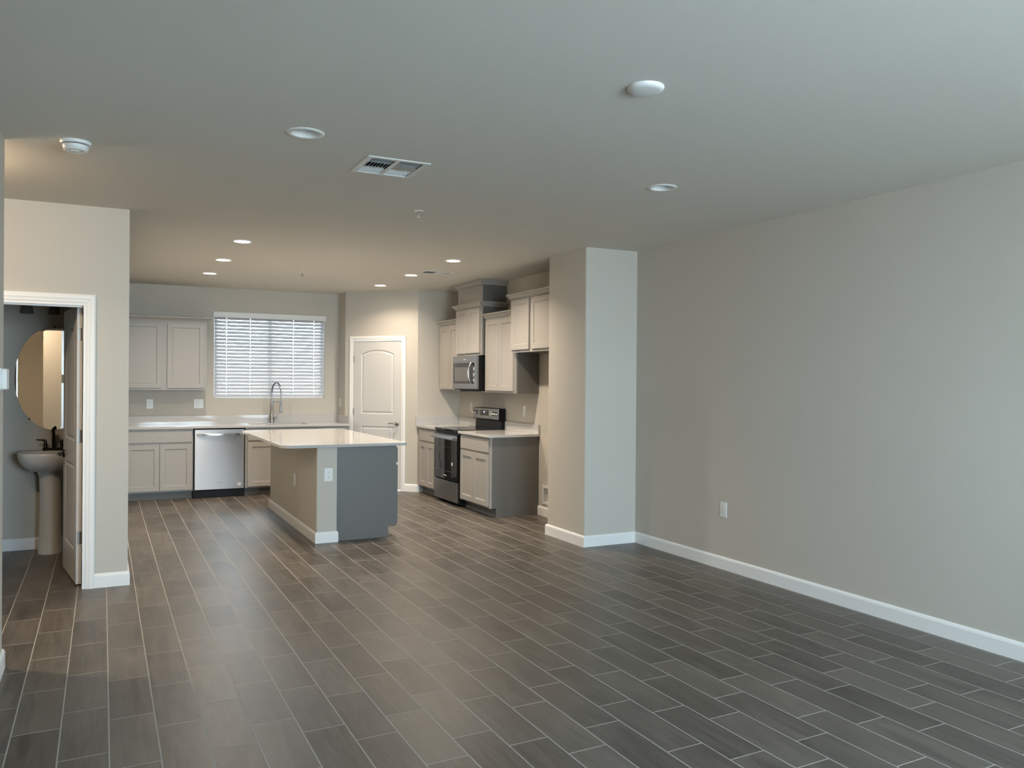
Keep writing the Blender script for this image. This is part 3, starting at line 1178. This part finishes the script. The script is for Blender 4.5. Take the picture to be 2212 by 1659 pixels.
# ------------------------------------------------------------------ microwave
MY0, MY1 = 8.972, 9.732
F = frame('-X', (4.055, MY1, 1.402))
w_ = MY1 - MY0
mh = 0.418
r = thing('microwave', 'stainless over-the-range microwave hanging above the range', 'microwave', (4.24, (MY0 + MY1) / 2, 1.402))
bm = B()
box(bm, (0.002, 0.0, -(KR - 4.057)), (w_ - 0.002, mh, 0), F)
obj('body', bm, M_BLACK, r)
bm = B()
slab_holes(bm, [(0, 0.01), (w_, 0.01), (w_, mh), (0, mh)], [rrect(0.03, 0.075, w_ - 0.075, mh - 0.085, 0.008)], 0, 0.028, F)
dr = obj('door', bm, M_STEELD, r, bevel=0.003, uv=(1, 2))
bm = B()
box(bm, (0.028, 0.072, 0.002), (w_ - 0.073, mh - 0.082, 0.022), F)
wn_ = obj('window', bm, M_GLASSK, dr)
bm = B()
box(bm, (0.06, 0.105, 0.022), (w_ - 0.215, mh - 0.14, 0.0232), F)
obj('mesh_screen', bm, M_DARKGL, wn_)
bm = B()
hp = [(w_ - 0.155 - 0.0 + 0.0, 0.080 + 0.25 * i / 16, 0.03 + 0.045 * math.sin(math.pi * i / 16) ** 0.7) for i in range(17)]
tube(bm, [(p[0] + 0.0, p[1], p[2]) for p in hp], 0.011, 10, F)
obj('handle', bm, M_CHROME, dr, smooth=50)
for k_ in range(3):
    bm = B()
    box(bm, (w_ - 0.112, 0.10 + 0.07 * k_, 0.022), (w_ - 0.088, 0.135 + 0.07 * k_, 0.0235), F)
    obj('control_button', bm, M_STICK, wn_)
text('lettering', 'Whirlpool', 0.020, F @ Matrix.Translation((w_ * 0.52, mh - 0.042, 0.0284)), M_LETTERL, dr)
bm = B()
box(bm, (0.10, -0.012, -0.30), (w_ - 0.05, 0.0, -0.03), F)
obj('vent_grille', bm, M_BLACK, r)

# ------------------------------------------------------------------ island
IX0, IX1, IXC, IY0_, IYB = 1.768, 1.956, 2.548, 7.522, 9.85
r = thing('kitchen_island', 'kitchen island base with beige half wall and dark grey end panel', 'kitchen island', (2.15, 8.7, 0))
bm = B()
prism(bm, rrect(IX0, IY0_, IX1, IYB, [0.012, 0.0, 0.0, 0.012], 4), 0, CT0)
obj('half_wall', bm, M_WALL, r, smooth=40)
bm = B()
sweep(bm, [(IX1 + 0.001, IYB), (IX0, IYB), (IX0, IY0_), (IX1, IY0_), (IX1, IY0_ + 0.035)], BP, 1)
obj('baseboard', bm, M_TRIM, r)
YE = 7.566
bm = B()
G = frame('+X', (IXC, YE, 0)) @ Matrix(((0, 0, 1, 0), (0, 1, 0, 0), (1, 0, 0, 0), (0, 0, 0, 1)))
d_ = IXC - IX1
prism(bm, [(-d_ + 0.001, 0), (-0.075, 0), (-0.075, 0.10), (-0.02, 0.10), (-0.02, CT0), (-d_ + 0.001, CT0)], 0, IYB - YE, G)
obj('carcass', bm, M_CABD, r)
F = frame('+X', (IXC, YE, 0))
bm = B()
box(bm, (0, 0.10, -0.02), (IYB - YE, CT0, 0), F)
obj('face_frame', bm, M_CABD, r)
n_ = 5
wd = (IYB - YE) / n_
for k_ in range(n_):
    u0, u1 = wd * k_ + 0.012, wd * (k_ + 1) - 0.012
    b_ = B()
    box(b_, (u0, 0.716, 0), (u1, 0.858, 0.02), F)
    obj('drawer', b_, M_CABD, r, bevel=0.003)
    add_door(r, F, (u0, 0.118, u1, 0.690), m=M_CABD)

r = thing('worktop', 'wide white quartz island worktop with rounded front corner', 'worktop', (2.03, 8.7, CT0))
bm = B()
prism(bm, rrect(1.445, 7.480, 2.630, 9.930, [0.13, 0.012, 0.012, 0.13], 10), CT0 + 0.0005, CT1)
obj('slab', bm, M_QUARTZ, r, bevel=0.003, smooth=40)

# ------------------------------------------------------------------ window and blind
r = thing('window_1', '', '', ((WX0 + WX1) / 2, YW + 0.10, WZ0))
del r['label'], r['category']
r['kind'] = 'structure'
F = frame('-Y', (WX0, YW + 0.13, WZ0))
w_, h_ = WX1 - WX0, WZ1 - WZ0
bm = B()
for a, b_, c, d in ((0, 0.05, 0, h_), (w_ - .05, w_, 0, h_), (0.05, w_ - .05, 0, .05), (0.05, w_ - .05, h_ - .05, h_), (w_ / 2 - .025, w_ / 2 + .025, .05, h_ - .05)):
    box(bm, (a, c, 0), (b_, d, 0.05), F)
obj('window_frame', bm, M_VINYL, r)
bm = B()
box(bm, (0.05, 0.05, 0.02), (w_ - 0.05, h_ - 0.05, 0.025), F)
obj('glass_pane', bm, M_GLASS, r)

r = thing('window_blind', 'white horizontal slat blind closed over the kitchen window', 'blind', ((WX0 + WX1) / 2, YW + 0.03, WZ1))
F = frame('-Y', (WX0, YW + 0.035, WZ0))
bm = B()
box(bm, (-0.012, h_ - 0.055, 0.037), (w_ + 0.012, h_ + 0.018, 0.052), F)
obj('valance', bm, M_PLASTIC, r, bevel=0.002)
bm = B()
box(bm, (0.004, h_ - 0.045, -0.028), (w_ - 0.004, h_ - 0.003, 0.030), F)
obj('head_rail', bm, M_PLASTIC, r)
bm = B()
NS = 23
zt, zb = h_ - 0.062, 0.045
for k_ in range(NS):
    z = zt + (zb - zt) * k_ / (NS - 1)
    a = math.radians(66)
    hw = 0.025
    pts = []
    for s in (-1, -0.3, 0, 0.3, 1):
        # lower edge leans towards the room, slightly bowed
        c_, sn = hw * s * math.cos(a), hw * s * math.sin(a)
        bow = 0.0022 * (1 - s * s)
        pts.append((z - sn + bow * math.cos(a), c_ + bow * math.sin(a)))
    us = [0.012]
    for f_ in (0.11, 0.318, 0.708, 0.90):
        us += [w_ * f_ - 0.002, w_ * f_ + 0.002]
    us.append(w_ - 0.012)
    off = 0.0025
    fr_ = [[bm.verts.new(F @ Vector((u, p[0], p[1]))) for p in pts] for u in us]
    bk_ = [[bm.verts.new(F @ Vector((u, p[0] - off * math.cos(a), p[1] - off * math.sin(a)))) for p in pts] for u in us]
    nu, npt = len(us), len(pts)
    solid = [[not (i % 2 == 1 and 0 < j < npt - 2) for j in range(npt - 1)] for i in range(nu - 1)]   # cord slots stay open
    for i in range(nu - 1):
        for j in range(npt - 1):
            if not solid[i][j]:
                continue
            bm.faces.new((fr_[i][j], fr_[i + 1][j], fr_[i + 1][j + 1], fr_[i][j + 1]))
            bm.faces.new((bk_[i][j], bk_[i][j + 1], bk_[i + 1][j + 1], bk_[i + 1][j]))
            for (p0, p1, ni, nj) in (((i, j), (i + 1, j), i, j - 1), ((i, j + 1), (i + 1, j + 1), i, j + 1), ((i, j), (i, j + 1), i - 1, j), ((i + 1, j), (i + 1, j + 1), i + 1, j)):
                if 0 <= ni < nu - 1 and 0 <= nj < npt - 1 and solid[ni][nj]:
                    continue
                bm.faces.new((fr_[p0[0]][p0[1]], fr_[p1[0]][p1[1]], bk_[p1[0]][p1[1]], bk_[p0[0]][p0[1]]))
obj('slats', bm, M_SLAT, r)
bm = B()
box(bm, (0.010, 0.004, -0.024), (w_ - 0.010, 0.020, 0.024), F)
obj('bottom_rail', bm, M_PLASTIC, r, bevel=0.002)
for s in (0.11, 0.318, 0.708, 0.90):
    bm = B()
    tube(bm, [(w_ * s, 0.012, 0.0275), (w_ * s, h_ - 0.05, 0.0275)], 0.0016, 6, F)
    tube(bm, [(w_ * s, 0.012, -0.0275), (w_ * s, h_ - 0.05, -0.0275)], 0.0016, 6, F)
    obj('ladder_cord', bm, M_PLASTIC, r)
bm = B()
tube(bm, [(w_ * 0.095, h_ - 0.06, 0.036), (w_ * 0.092, h_ * 0.52, 0.040)], 0.0035, 8, F)
obj('tilt_wand', bm, M_PLASTIC, r, smooth=60)


# ------------------------------------------------------------------ electrical
def receptacle(parent, F, u=0.0):
    for v in (-0.020, 0.020):
        b_ = B()
        lathe(b_, [(0, 0.0055), (0.0165, 0.0055), (0.0165, 0.008), (0, 0.008)], F @ Matrix.Translation((u, v, 0)), 20)
        s_ = obj('socket', b_, M_PLASTIC, parent, smooth=40)
        b_ = B()
        box(b_, (u - 0.0075, v + 0.000, 0.008), (u - 0.0050, v + 0.009, 0.0084), F)
        box(b_, (u + 0.0050, v + 0.000, 0.008), (u + 0.0075, v + 0.007, 0.0084), F)
        lathe(b_, [(0, 0.0084), (0.0028, 0.0084), (0.0028, 0.0078)], F @ Matrix.Translation((u, v - 0.007, 0)), 10)
        obj('slot', b_, M_SLOT, s_)


def outlet(label, face, pos, gang=1, switch_right=False, group='wall outlets', name='wall_outlet', cat='outlet', wide=0.0785, rec=True):
    F = frame(face, pos)
    r = thing(name, label, cat, pos, group)
    hw = wide / 2 if gang == 1 else 0.059
    b_ = B()
    prism(b_, rrect(-hw, -0.061, hw, 0.061, 0.004, 3), 0, 0.0055, F)
    obj('cover_plate', b_, M_PLASTIC, r, bevel=0.0015)
    if gang == 1:
        if rec:
            receptacle(r, F)
    else:
        receptacle(r, F, -0.023)
        b_ = B()
        box(b_, (0.023 - 0.0165, -0.033, 0.0055), (0.023 + 0.0165, 0.033, 0.009), F)
        obj('rocker', b_, M_PLASTIC, r, bevel=0.001)
    return r


outlet('white outlet low on the bare right-hand wall', '-X', (XR, 5.127, 0.482))
outlet('white outlet on the front end of the island half wall', '-Y', (1.876, IY0_, 0.630))
outlet('white outlet on the long beige side of the island', '-X', (IX0, 8.475, 0.485))
outlet('white single outlet under the wall cabinet, left above the long worktop', '-Y', (0.549, YW, 1.180))
outlet('white double plate with outlet and switch, left of the kitchen window', '-Y', (1.146, YW, 1.180), gang=2)
outlet('white outlet on the wall left of the range, under the corner cabinet', '-X', (KR, 10.05, 1.158))
outlet('white outlet on the wall right of the range, above the end worktop', '-X', (KR, 8.495, 1.158))
outlet('white outlet on the narrow wall between back wall and pantry', '-X', (XS, 11.50, 1.19), name='wall_outlet')

# thermostat on the near left wall
r = thing('thermostat', 'white thermostat on the wall edge at the far left', 'thermostat', (XN, 4.80, 1.50))
F = frame('+X', (XN, 4.80, 1.50))
bm = B()
prism(bm, rrect(-0.066, -0.056, 0.066, 0.056, 0.008, 4), 0, 0.010, F)
obj('back_plate', bm, M_PLASTIC, r, bevel=0.002)
bm = B()
prism(bm, rrect(-0.062, -0.052, 0.062, 0.052, 0.010, 4), 0.010, 0.034, F)
obj('housing', bm, M_PLASTIC, r, bevel=0.004)

# ice maker water box in the fridge space
r = thing('water_box', 'white recessed water valve box low on the wall of the fridge space', 'valve box', (KR, (IY0 + IY1) / 2, IZ0))
F = frame('-X', (KR, IY1, IZ0))
a_, c_ = IY1 - IY0, IZ1 - IZ0
bm = B()
slab_holes(bm, [(-0.022, -0.022), (a_ + 0.022, -0.022), (a_ + 0.022, c_ + 0.022), (-0.022, c_ + 0.022)], [[(0.008, 0.008), (a_ - 0.008, 0.008), (a_ - 0.008, c_ - 0.008), (0.008, c_ - 0.008)]], 0.0005, 0.008, F)
obj('flange', bm, M_PLASTIC, r, bevel=0.002)
bm = B()
for p0, p1 in (((0.001, 0.001, -0.09), (0.004, c_ - 0.001, 0)), ((a_ - 0.004, 0.001, -0.09), (a_ - 0.001, c_ - 0.001, 0)), ((0.004, 0.001, -0.09), (a_ - 0.004, 0.004, 0)), ((0.004, c_ - 0.004, -0.09), (a_ - 0.004, c_ - 0.001, 0)), ((0.001, 0.001, -0.094), (a_ - 0.001, c_ - 0.001, -0.09))):
    box(bm, p0, p1, F)
obj('liner', bm, M_PLASTIC, r)
bm = B()
tube(bm, [(a_ / 2, 0.005, -0.05), (a_ / 2, 0.07, -0.05)], 0.009, 10, F)
tube(bm, [(a_ / 2 - 0.03, 0.075, -0.05), (a_ / 2 + 0.03, 0.075, -0.05)], 0.008, 10, F)
obj('valve', bm, M_CHROME, r, smooth=40)

# ------------------------------------------------------------------ ceiling fittings
def can_light(label, x, y, lit, group, power=1.0):
    r = thing('recessed_light', label, 'ceiling light', (x, y, H), group)
    T = Matrix.Translation((x, y, H))
    b_ = B()
    lathe(b_, [(CAN_R, 0.0), (CAN_R, -0.004), (CAN_R + 0.006, -0.007), (CAN_R + 0.022, -0.005), (CAN_R + 0.026, -0.0002), (CAN_R, 0.0)], T, 40)
    obj('trim_ring', b_, M_PLASTIC, r, smooth=50)
    b_ = B()
    up = 0.012 if lit else 0.060
    rr = 0.064 if lit else 0.050
    lathe(b_, [(CAN_R, -0.003), (CAN_R - 0.002, 0.0), (rr, up), (rr, up + 0.012), (CAN_R + 0.001, up + 0.012), (CAN_R + 0.001, 0.0)], T, 40)
    obj('baffle', b_, M_PLASTIC, r, smooth=50)
    b_ = B()
    lathe(b_, [(0, up - 0.001), (rr - 0.003, up - 0.001), (rr - 0.0005, up + 0.002), (rr - 0.0005, up + 0.006), (0, up + 0.006)], T, 32)
    obj('lens', b_, M_LENS_ON if lit else M_LENS_OFF, r)
    if lit:
        ld = bpy.data.lights.new('downlight_lamp', 'AREA')
        ld.shape = 'DISK'
        ld.size = 0.11
        ld.energy = CAN_WATT * power
        ld.color = CAN_COLOR
        ld.spread = math.radians(CAN_SPREAD)
        lo = bpy.data.objects.new('downlight_lamp', ld)
        COL.objects.link(lo)
        lo.parent = r
        lo.location = (0, 0, 0.006)
    return r


LITL = ['lit recessed light of the left kitchen row, nearest the living area',
        'lit recessed light in the middle of the left kitchen row',
        'lit recessed light of the left kitchen row, nearest the window wall',
        'lit recessed light of the right kitchen row, nearest the pillar',
        'lit recessed light of the right kitchen row, beside the far ceiling vent',
        'lit recessed light in front of the pantry door']
for (x, y), l, pw in zip(CANS_ON, LITL, (0.95, 0.88, 0.8, 1.65, 1.05, 0.78)):
    can_light(l, x, y, True, 'lit recessed kitchen lights', pw)
can_light('unlit recessed light left of the near ceiling vent', *CANS_OFF[0], False, 'unlit recessed living-room lights')
can_light('unlit recessed light near the bare right-hand wall', *CANS_OFF[1], False, 'unlit recessed living-room lights')

r = thing('ceiling_cover', 'plain white domed round cover plate on the ceiling, nearest the camera', 'cover plate', (2.02, 2.80, H))
T = Matrix.Translation((2.02, 2.80, H))
bm = B()
lathe(bm, [(0.0, 0), (0.076, 0), (0.076, -0.006), (0.073, -0.012), (0.066, -0.017), (0.060, -0.019)], T, 48)
obj('rim', bm, M_PLASTIC, r, smooth=60)
bm = B()
lathe(bm, [(0.0605, -0.0188), (0.05, -0.021), (0.03, -0.0225), (0, -0.023)], T, 48)
obj('plate', bm, M_PLASTIC, r, smooth=60)

r = thing('smoke_detector', 'white smoke detector on the ceiling near the hall opening', 'smoke detector', (-0.133, 4.83, H))
T = Matrix.Translation((-0.133, 4.83, H))
bm = B()
lathe(bm, [(0, 0), (0.074, 0), (0.074, -0.008), (0.070, -0.016), (0.060, -0.017), (0, -0.017)], T, 40)
obj('base', bm, M_PLASTIC, r, smooth=40)
bm = B()
lathe(bm, [(0.057, -0.017), (0.057, -0.021), (0, -0.021)], T, 40)
obj('sensor_gap', bm, M_SLOT, r)
bm = B()
lathe(bm, [(0, -0.021), (0.062, -0.021), (0.062, -0.028), (0.056, -0.046), (0.050, -0.050), (0.040, -0.050), (0.038, -0.047), (0.022, -0.047), (0.020, -0.052), (0, -0.052)], T, 40)
obj('cap', bm, M_PLASTIC, r, smooth=40)


def vent(label, x0, y0, x1, y1, group, n_long=4, tilt_near=28, tilt_far=(-38, -38)):
    r = thing('ceiling_vent', label, 'vent', ((x0 + x1) / 2, (y0 + y1) / 2, H), group)
    b_ = B()
    m_ = 0.032
    slab_holes(b_, [(x0, y0), (x1, y0), (x1, y1), (x0, y1)], [[(x0 + m_, y0 + m_), (x1 - m_, y0 + m_), (x1 - m_, y1 - m_), (x0 + m_, y1 - m_)]], H - 0.006, H - 0.0003)
    obj('frame', b_, M_VENTM, r, bevel=0.002)
    b_ = B()
    a, b2, c, d = x0 + 0.0305, y0 + 0.0305, x1 - 0.0305, y1 - 0.0305
    for p0, p1 in (((a, b2, H), (a + .001, d, H + .12)), ((c - .001, b2, H), (c, d, H + .12)), ((a, b2, H), (c, b2 + .001, H + .12)), ((a, d - .001, H), (c, d, H + .12)), ((a, b2, H + .12), (c, d, H + .121))):
        box(b_, p0, p1)
    obj('duct', b_, M_DUCT, r)
    xm = (x0 + x1) / 2
    b_ = B()
    box(b_, (xm - 0.012, y0 + m_, H - 0.005), (xm + 0.012, y1 - m_, H - 0.0005))
    obj('divider', b_, M_VENTM, r)

    def louver(bm_, axis, c0, c1, p, tilt, hw=0.010):
        """thin curved blade along axis from c0 to c1 at cross position p"""
        cs, sn = math.cos(tilt) * hw, math.sin(tilt) * hw
        for s0, s1 in ((-1, 1),):
            if axis == 'x':
                q = [(c0, p - cs, H + 0.002 - sn), (c1, p - cs, H + 0.002 - sn), (c1, p + cs, H + 0.002 + sn), (c0, p + cs, H + 0.002 + sn)]
            else:
                q = [(p - cs, c0, H + 0.002 - sn), (p - cs, c1, H + 0.002 - sn), (p + cs, c1, H + 0.002 + sn), (p + cs, c0, H + 0.002 + sn)]
            vs = [bm_.verts.new(v) for v in q]
            v2 = [bm_.verts.new((v[0], v[1], v[2] + 0.0012)) for v in q]
            bm_.faces.new(vs); bm_.faces.new(v2)
            for i in range(4):
                bm_.faces.new((vs[i], vs[(i + 1) % 4], v2[(i + 1) % 4], v2[i]))
    for side_, (xa, xb) in enumerate(((x0 + m_ + 0.004, xm - 0.014), (xm + 0.014, x1 - m_ - 0.004))):
        ya, yb = y0 + m_, y1 - m_
        t3 = (yb - ya) / 3
        b_ = B()
        for k_ in range(n_long):
            louver(b_, 'x', xa, xb, ya + t3 * (k_ + 0.6) / n_long, math.radians(tilt_near), 0.0095)
        for k_ in range(n_long):
            louver(b_, 'x', xa, xb, yb - t3 * (k_ + 0.6) / n_long, math.radians(tilt_far[side_]), 0.0095)
        for k_ in range(7):
            louver(b_, 'y', ya + t3 + 0.006, yb - t3 - 0.006, xa + (xb - xa) * (k_ + 0.5) / 7, math.radians(52 if side_ == 0 else -52), 0.010)
        obj('louvers', b_, M_VENTM, r)
    return r


vent('square white ceiling vent nearest the camera', *VENTS[0], 'ceiling vents')
vent('white ceiling vent above the range side of the kitchen', *VENTS[1], 'ceiling vents', 2, 9, (9, -38))


def sprinkler(label, x, y):
    r = thing('fire_sprinkler', label, 'sprinkler', (x, y, H), 'ceiling sprinklers')
    T = Matrix.Translation((x, y, H))
    b_ = B()
    lathe(b_, [(0, 0), (0.036, 0), (0.035, -0.003), (0.015, -0.006), (0, -0.006)], T, 24)
    obj('escutcheon', b_, M_PLASTIC, r, smooth=40)
    b_ = B()
    tube(b_, [(0, 0, -0.004), (0, 0, -0.018)], 0.007, 10, T)
    tube(b_, [(-0.006, 0, -0.016), (-0.011, 0, -0.028), (-0.003, 0, -0.042)], 0.0022, 6, T)
    tube(b_, [(0.006, 0, -0.016), (0.011, 0, -0.028), (0.003, 0, -0.042)], 0.0022, 6, T)
    tube(b_, [(0, 0, -0.018), (0, 0, -0.042)], 0.0018, 6, T)
    obj('frame_arm', b_, M_HINGE, r, smooth=50)
    b_ = B()
    lathe(b_, [(0, -0.042), (0.014, -0.042), (0.014, -0.044), (0, -0.045)], T, 16)
    obj('deflector', b_, M_CHROME, r)
    return r


sprinkler('small sprinkler head on the ceiling behind the near vent', 2.046, 5.605)
sprinkler('small sprinkler head on the kitchen ceiling above the island', 2.042, 9.462)

# lamp of the side hall, round the corner
r = thing('hall_lamp', 'lit flush dome lamp on the hall ceiling round the corner', 'ceiling light', (-1.0, 5.36, H))
T = Matrix.Translation((-1.0, 5.36, H))
bm = B()
lathe(bm, [(0, 0), (0.15, 0), (0.15, -0.02), (0.14, -0.025), (0, -0.025)], T, 40)
obj('canopy', bm, M_NICKEL, r, smooth=40)
bm = B()
lathe(bm, [(0.09, -0.026), (0.125, -0.06), (0.135, -0.11), (0.115, -0.16), (0.06, -0.19), (0, -0.197)], T, 40)
obj('glass_dome', bm, M_HALL, r, smooth=60)
ld = bpy.data.lights.new('hall_bulb', 'AREA')
ld.shape = 'DISK'
ld.size = 0.10
ld.energy = 2.6
ld.color = (1.0, 0.80, 0.58)
ld.spread = math.radians(150)
lo = bpy.data.objects.new('hall_bulb', ld)
COL.objects.link(lo)
lo.parent = r
lo.location = (0, 0, -0.202)

# ------------------------------------------------------------------ powder room
MX, MZ, MA, MB_ = -0.384, 1.505, 0.303, 0.457
r = thing('oval_mirror', 'frameless oval mirror with ground rim above the pedestal sink', 'mirror', (MX, YBB, MZ - MB_))
F = frame('-Y', (MX, YBB, MZ))
bm = B()
el = lambda s: [(MA * s * math.cos(2 * math.pi * i / 72), MB_ * s * math.sin(2 * math.pi * i / 72)) for i in range(72)]
el2 = [((MA - 0.022) * math.cos(2 * math.pi * i / 72), (MB_ - 0.022) * math.sin(2 * math.pi * i / 72)) for i in range(72)]
ra = [bm.verts.new(F @ Vector((p[0], p[1], 0.002))) for p in el(1)]
rb = [bm.verts.new(F @ Vector((p[0], p[1], 0.006))) for p in el(1)]
rc = [bm.verts.new(F @ Vector((p[0], p[1], 0.0061))) for p in el2]
bm.faces.new(ra)
bm.faces.new(rc)
for p, q_ in ((ra, rb), (rb, rc)):
    for i in range(72):
        j = (i + 1) % 72
        bm.faces.new((p[i], p[j], q_[j], q_[i]))
obj('glass', bm, M_MIRROR, r)
for x, z in ((MX, MZ + MB_), (MX - 0.19, MZ - MB_ * 0.78), (MX + 0.19, MZ - MB_ * 0.78)):
    bm = B()
    box(bm, (x - MX - 0.006, z - MZ - 0.009, 0.0), (x - MX + 0.006, z - MZ + 0.006, 0.012), F)
    obj('clip', bm, M_BRONZE, r)

# pedestal sink
SX, SYW = -0.398, YBB - 0.002
r = thing('pedestal_sink', 'off-white pedestal sink under the oval mirror', 'sink', (SX, 8.08, 0))
bm = B()
# basin: stacked D-shaped rings, straight at the wall and round at the front
def dring(hw, front, z, k=40):
    out = []
    for i in range(k):
        t = 2 * math.pi * i / k
        c, s = math.cos(t), math.sin(t)
        x = hw * abs(c) ** 0.75 * (1 if c > 0 else -1)
        yy = (front * 0.5) * abs(s) ** (0.8 if s < 0 else 0.45) * (1 if s > 0 else -1)
        out.append((SX + x, SYW - front * 0.5 + yy, z))
    return out
prev = None
for hw, fr_, z in ((0.09, 0.26, 0.700), (0.17, 0.37, 0.715), (0.215, 0.43, 0.760), (0.240, 0.462, 0.815), (0.247, 0.470, 0.850), (0.247, 0.470, 0.866), (0.240, 0.463, 0.874), (0.225, 0.447, 0.876)):
    ring = [bm.verts.new(p) for p in dring(hw, fr_, z)]
    if prev:
        for i in range(40):
            j = (i + 1) % 40
            bm.faces.new((prev[i], prev[j], ring[j], ring[i]))
    else:
        bm.faces.new(ring)
    prev = ring
# bowl hollow
for s, z, oy in ((0.88, 0.872, -0.05), (0.80, 0.83, -0.055), (0.55, 0.765, -0.05), (0.15, 0.745, -0.04)):
    ring = [bm.verts.new((SX + 0.235 * s * math.cos(2 * math.pi * i / 40), SYW - 0.235 + oy * 1.0 + 0.165 * s * math.sin(2 * math.pi * i / 40), z)) for i in range(40)]
    for i in range(40):
        j = (i + 1) % 40
        bm.faces.new((prev[i], prev[j], ring[j], ring[i]))
    prev = ring
bm.faces.new(prev)
obj('basin', bm, M_CERAMIC, r, smooth=60)
bm = B()
T = Matrix.Translation((SX, 8.09, 0))
lathe(bm, [(0, 0), (0.098, 0), (0.098, 0.02), (0.090, 0.06), (0.085, 0.25), (0.084, 0.55), (0.088, 0.66), (0.105, 0.715), (0, 0.715)], T, 40, sy_=1.15)
obj('pedestal', bm, M_CERAMIC, r, smooth=50)

r = thing('basin_faucet', 'dark two-handle faucet on the pedestal sink', 'faucet', (SX + 0.015, 8.21, 0.876))
T = Matrix.Translation((SX + 0.015, 8.21, 0.874))
bm = B()
prism(bm, rrect(-0.085, -0.026, 0.085, 0.026, 0.02, 5), 0, 0.020, T)
obj('base', bm, M_BRONZE, r, smooth=40, bevel=0.003)
bm = B()
sp = [(0, 0, 0.015), (0, 0, 0.13)]
for i in range(1, 11):
    t = math.pi * i / 12
    sp.append((0, -0.055 + 0.055 * math.cos(t), 0.13 + 0.06 * math.sin(t)))
tube(bm, sp, [0.014] * 2 + [0.012] * 10, 12, T)
obj('spout', bm, M_BRONZE, r, smooth=60)
for sg in (-1, 1):
    bm = B()
    lathe(bm, [(0, 0.018), (0.019, 0.018), (0.015, 0.03), (0.012, 0.085), (0, 0.088)], T @ Matrix.Translation((sg * 0.062, 0, 0)), 16)
    tube(bm, [(sg * 0.055, 0, 0.086), (sg * 0.13, -0.004, 0.095)], [0.008, 0.006], 8, T)
    obj('handle', bm, M_BRONZE, r, smooth=50)

# unlit vanity light
r = thing('vanity_light', 'unlit three-shade vanity light above the oval mirror', 'wall light', (MX, YBB, 2.13))
F = frame('-Y', (MX, YBB, 2.20))
bm = B()
box(bm, (-0.28, -0.03, 0), (0.28, 0.03, 0.03), F)
obj('bar', bm, M_BRONZE, r, bevel=0.004)
for u in (-0.20, 0.0, 0.20):
    bm = B()
    tube(bm, [(u, 0, 0.03), (u, 0, 0.09), (u, -0.03, 0.10)], 0.008, 8, F)
    obj('arm', bm, M_BRONZE, r, smooth=60)
    bm = B()
    T = Matrix.Translation(F @ Vector((u, -0.03, 0.10)))
    lathe(bm, [(0.025, 0.0), (0.032, -0.03), (0.048, -0.105), (0.045, -0.105), (0.029, -0.03), (0.022, 0.0)], T, 24)
    obj('lamp_shade', bm, M_SHADE, r, smooth=50)
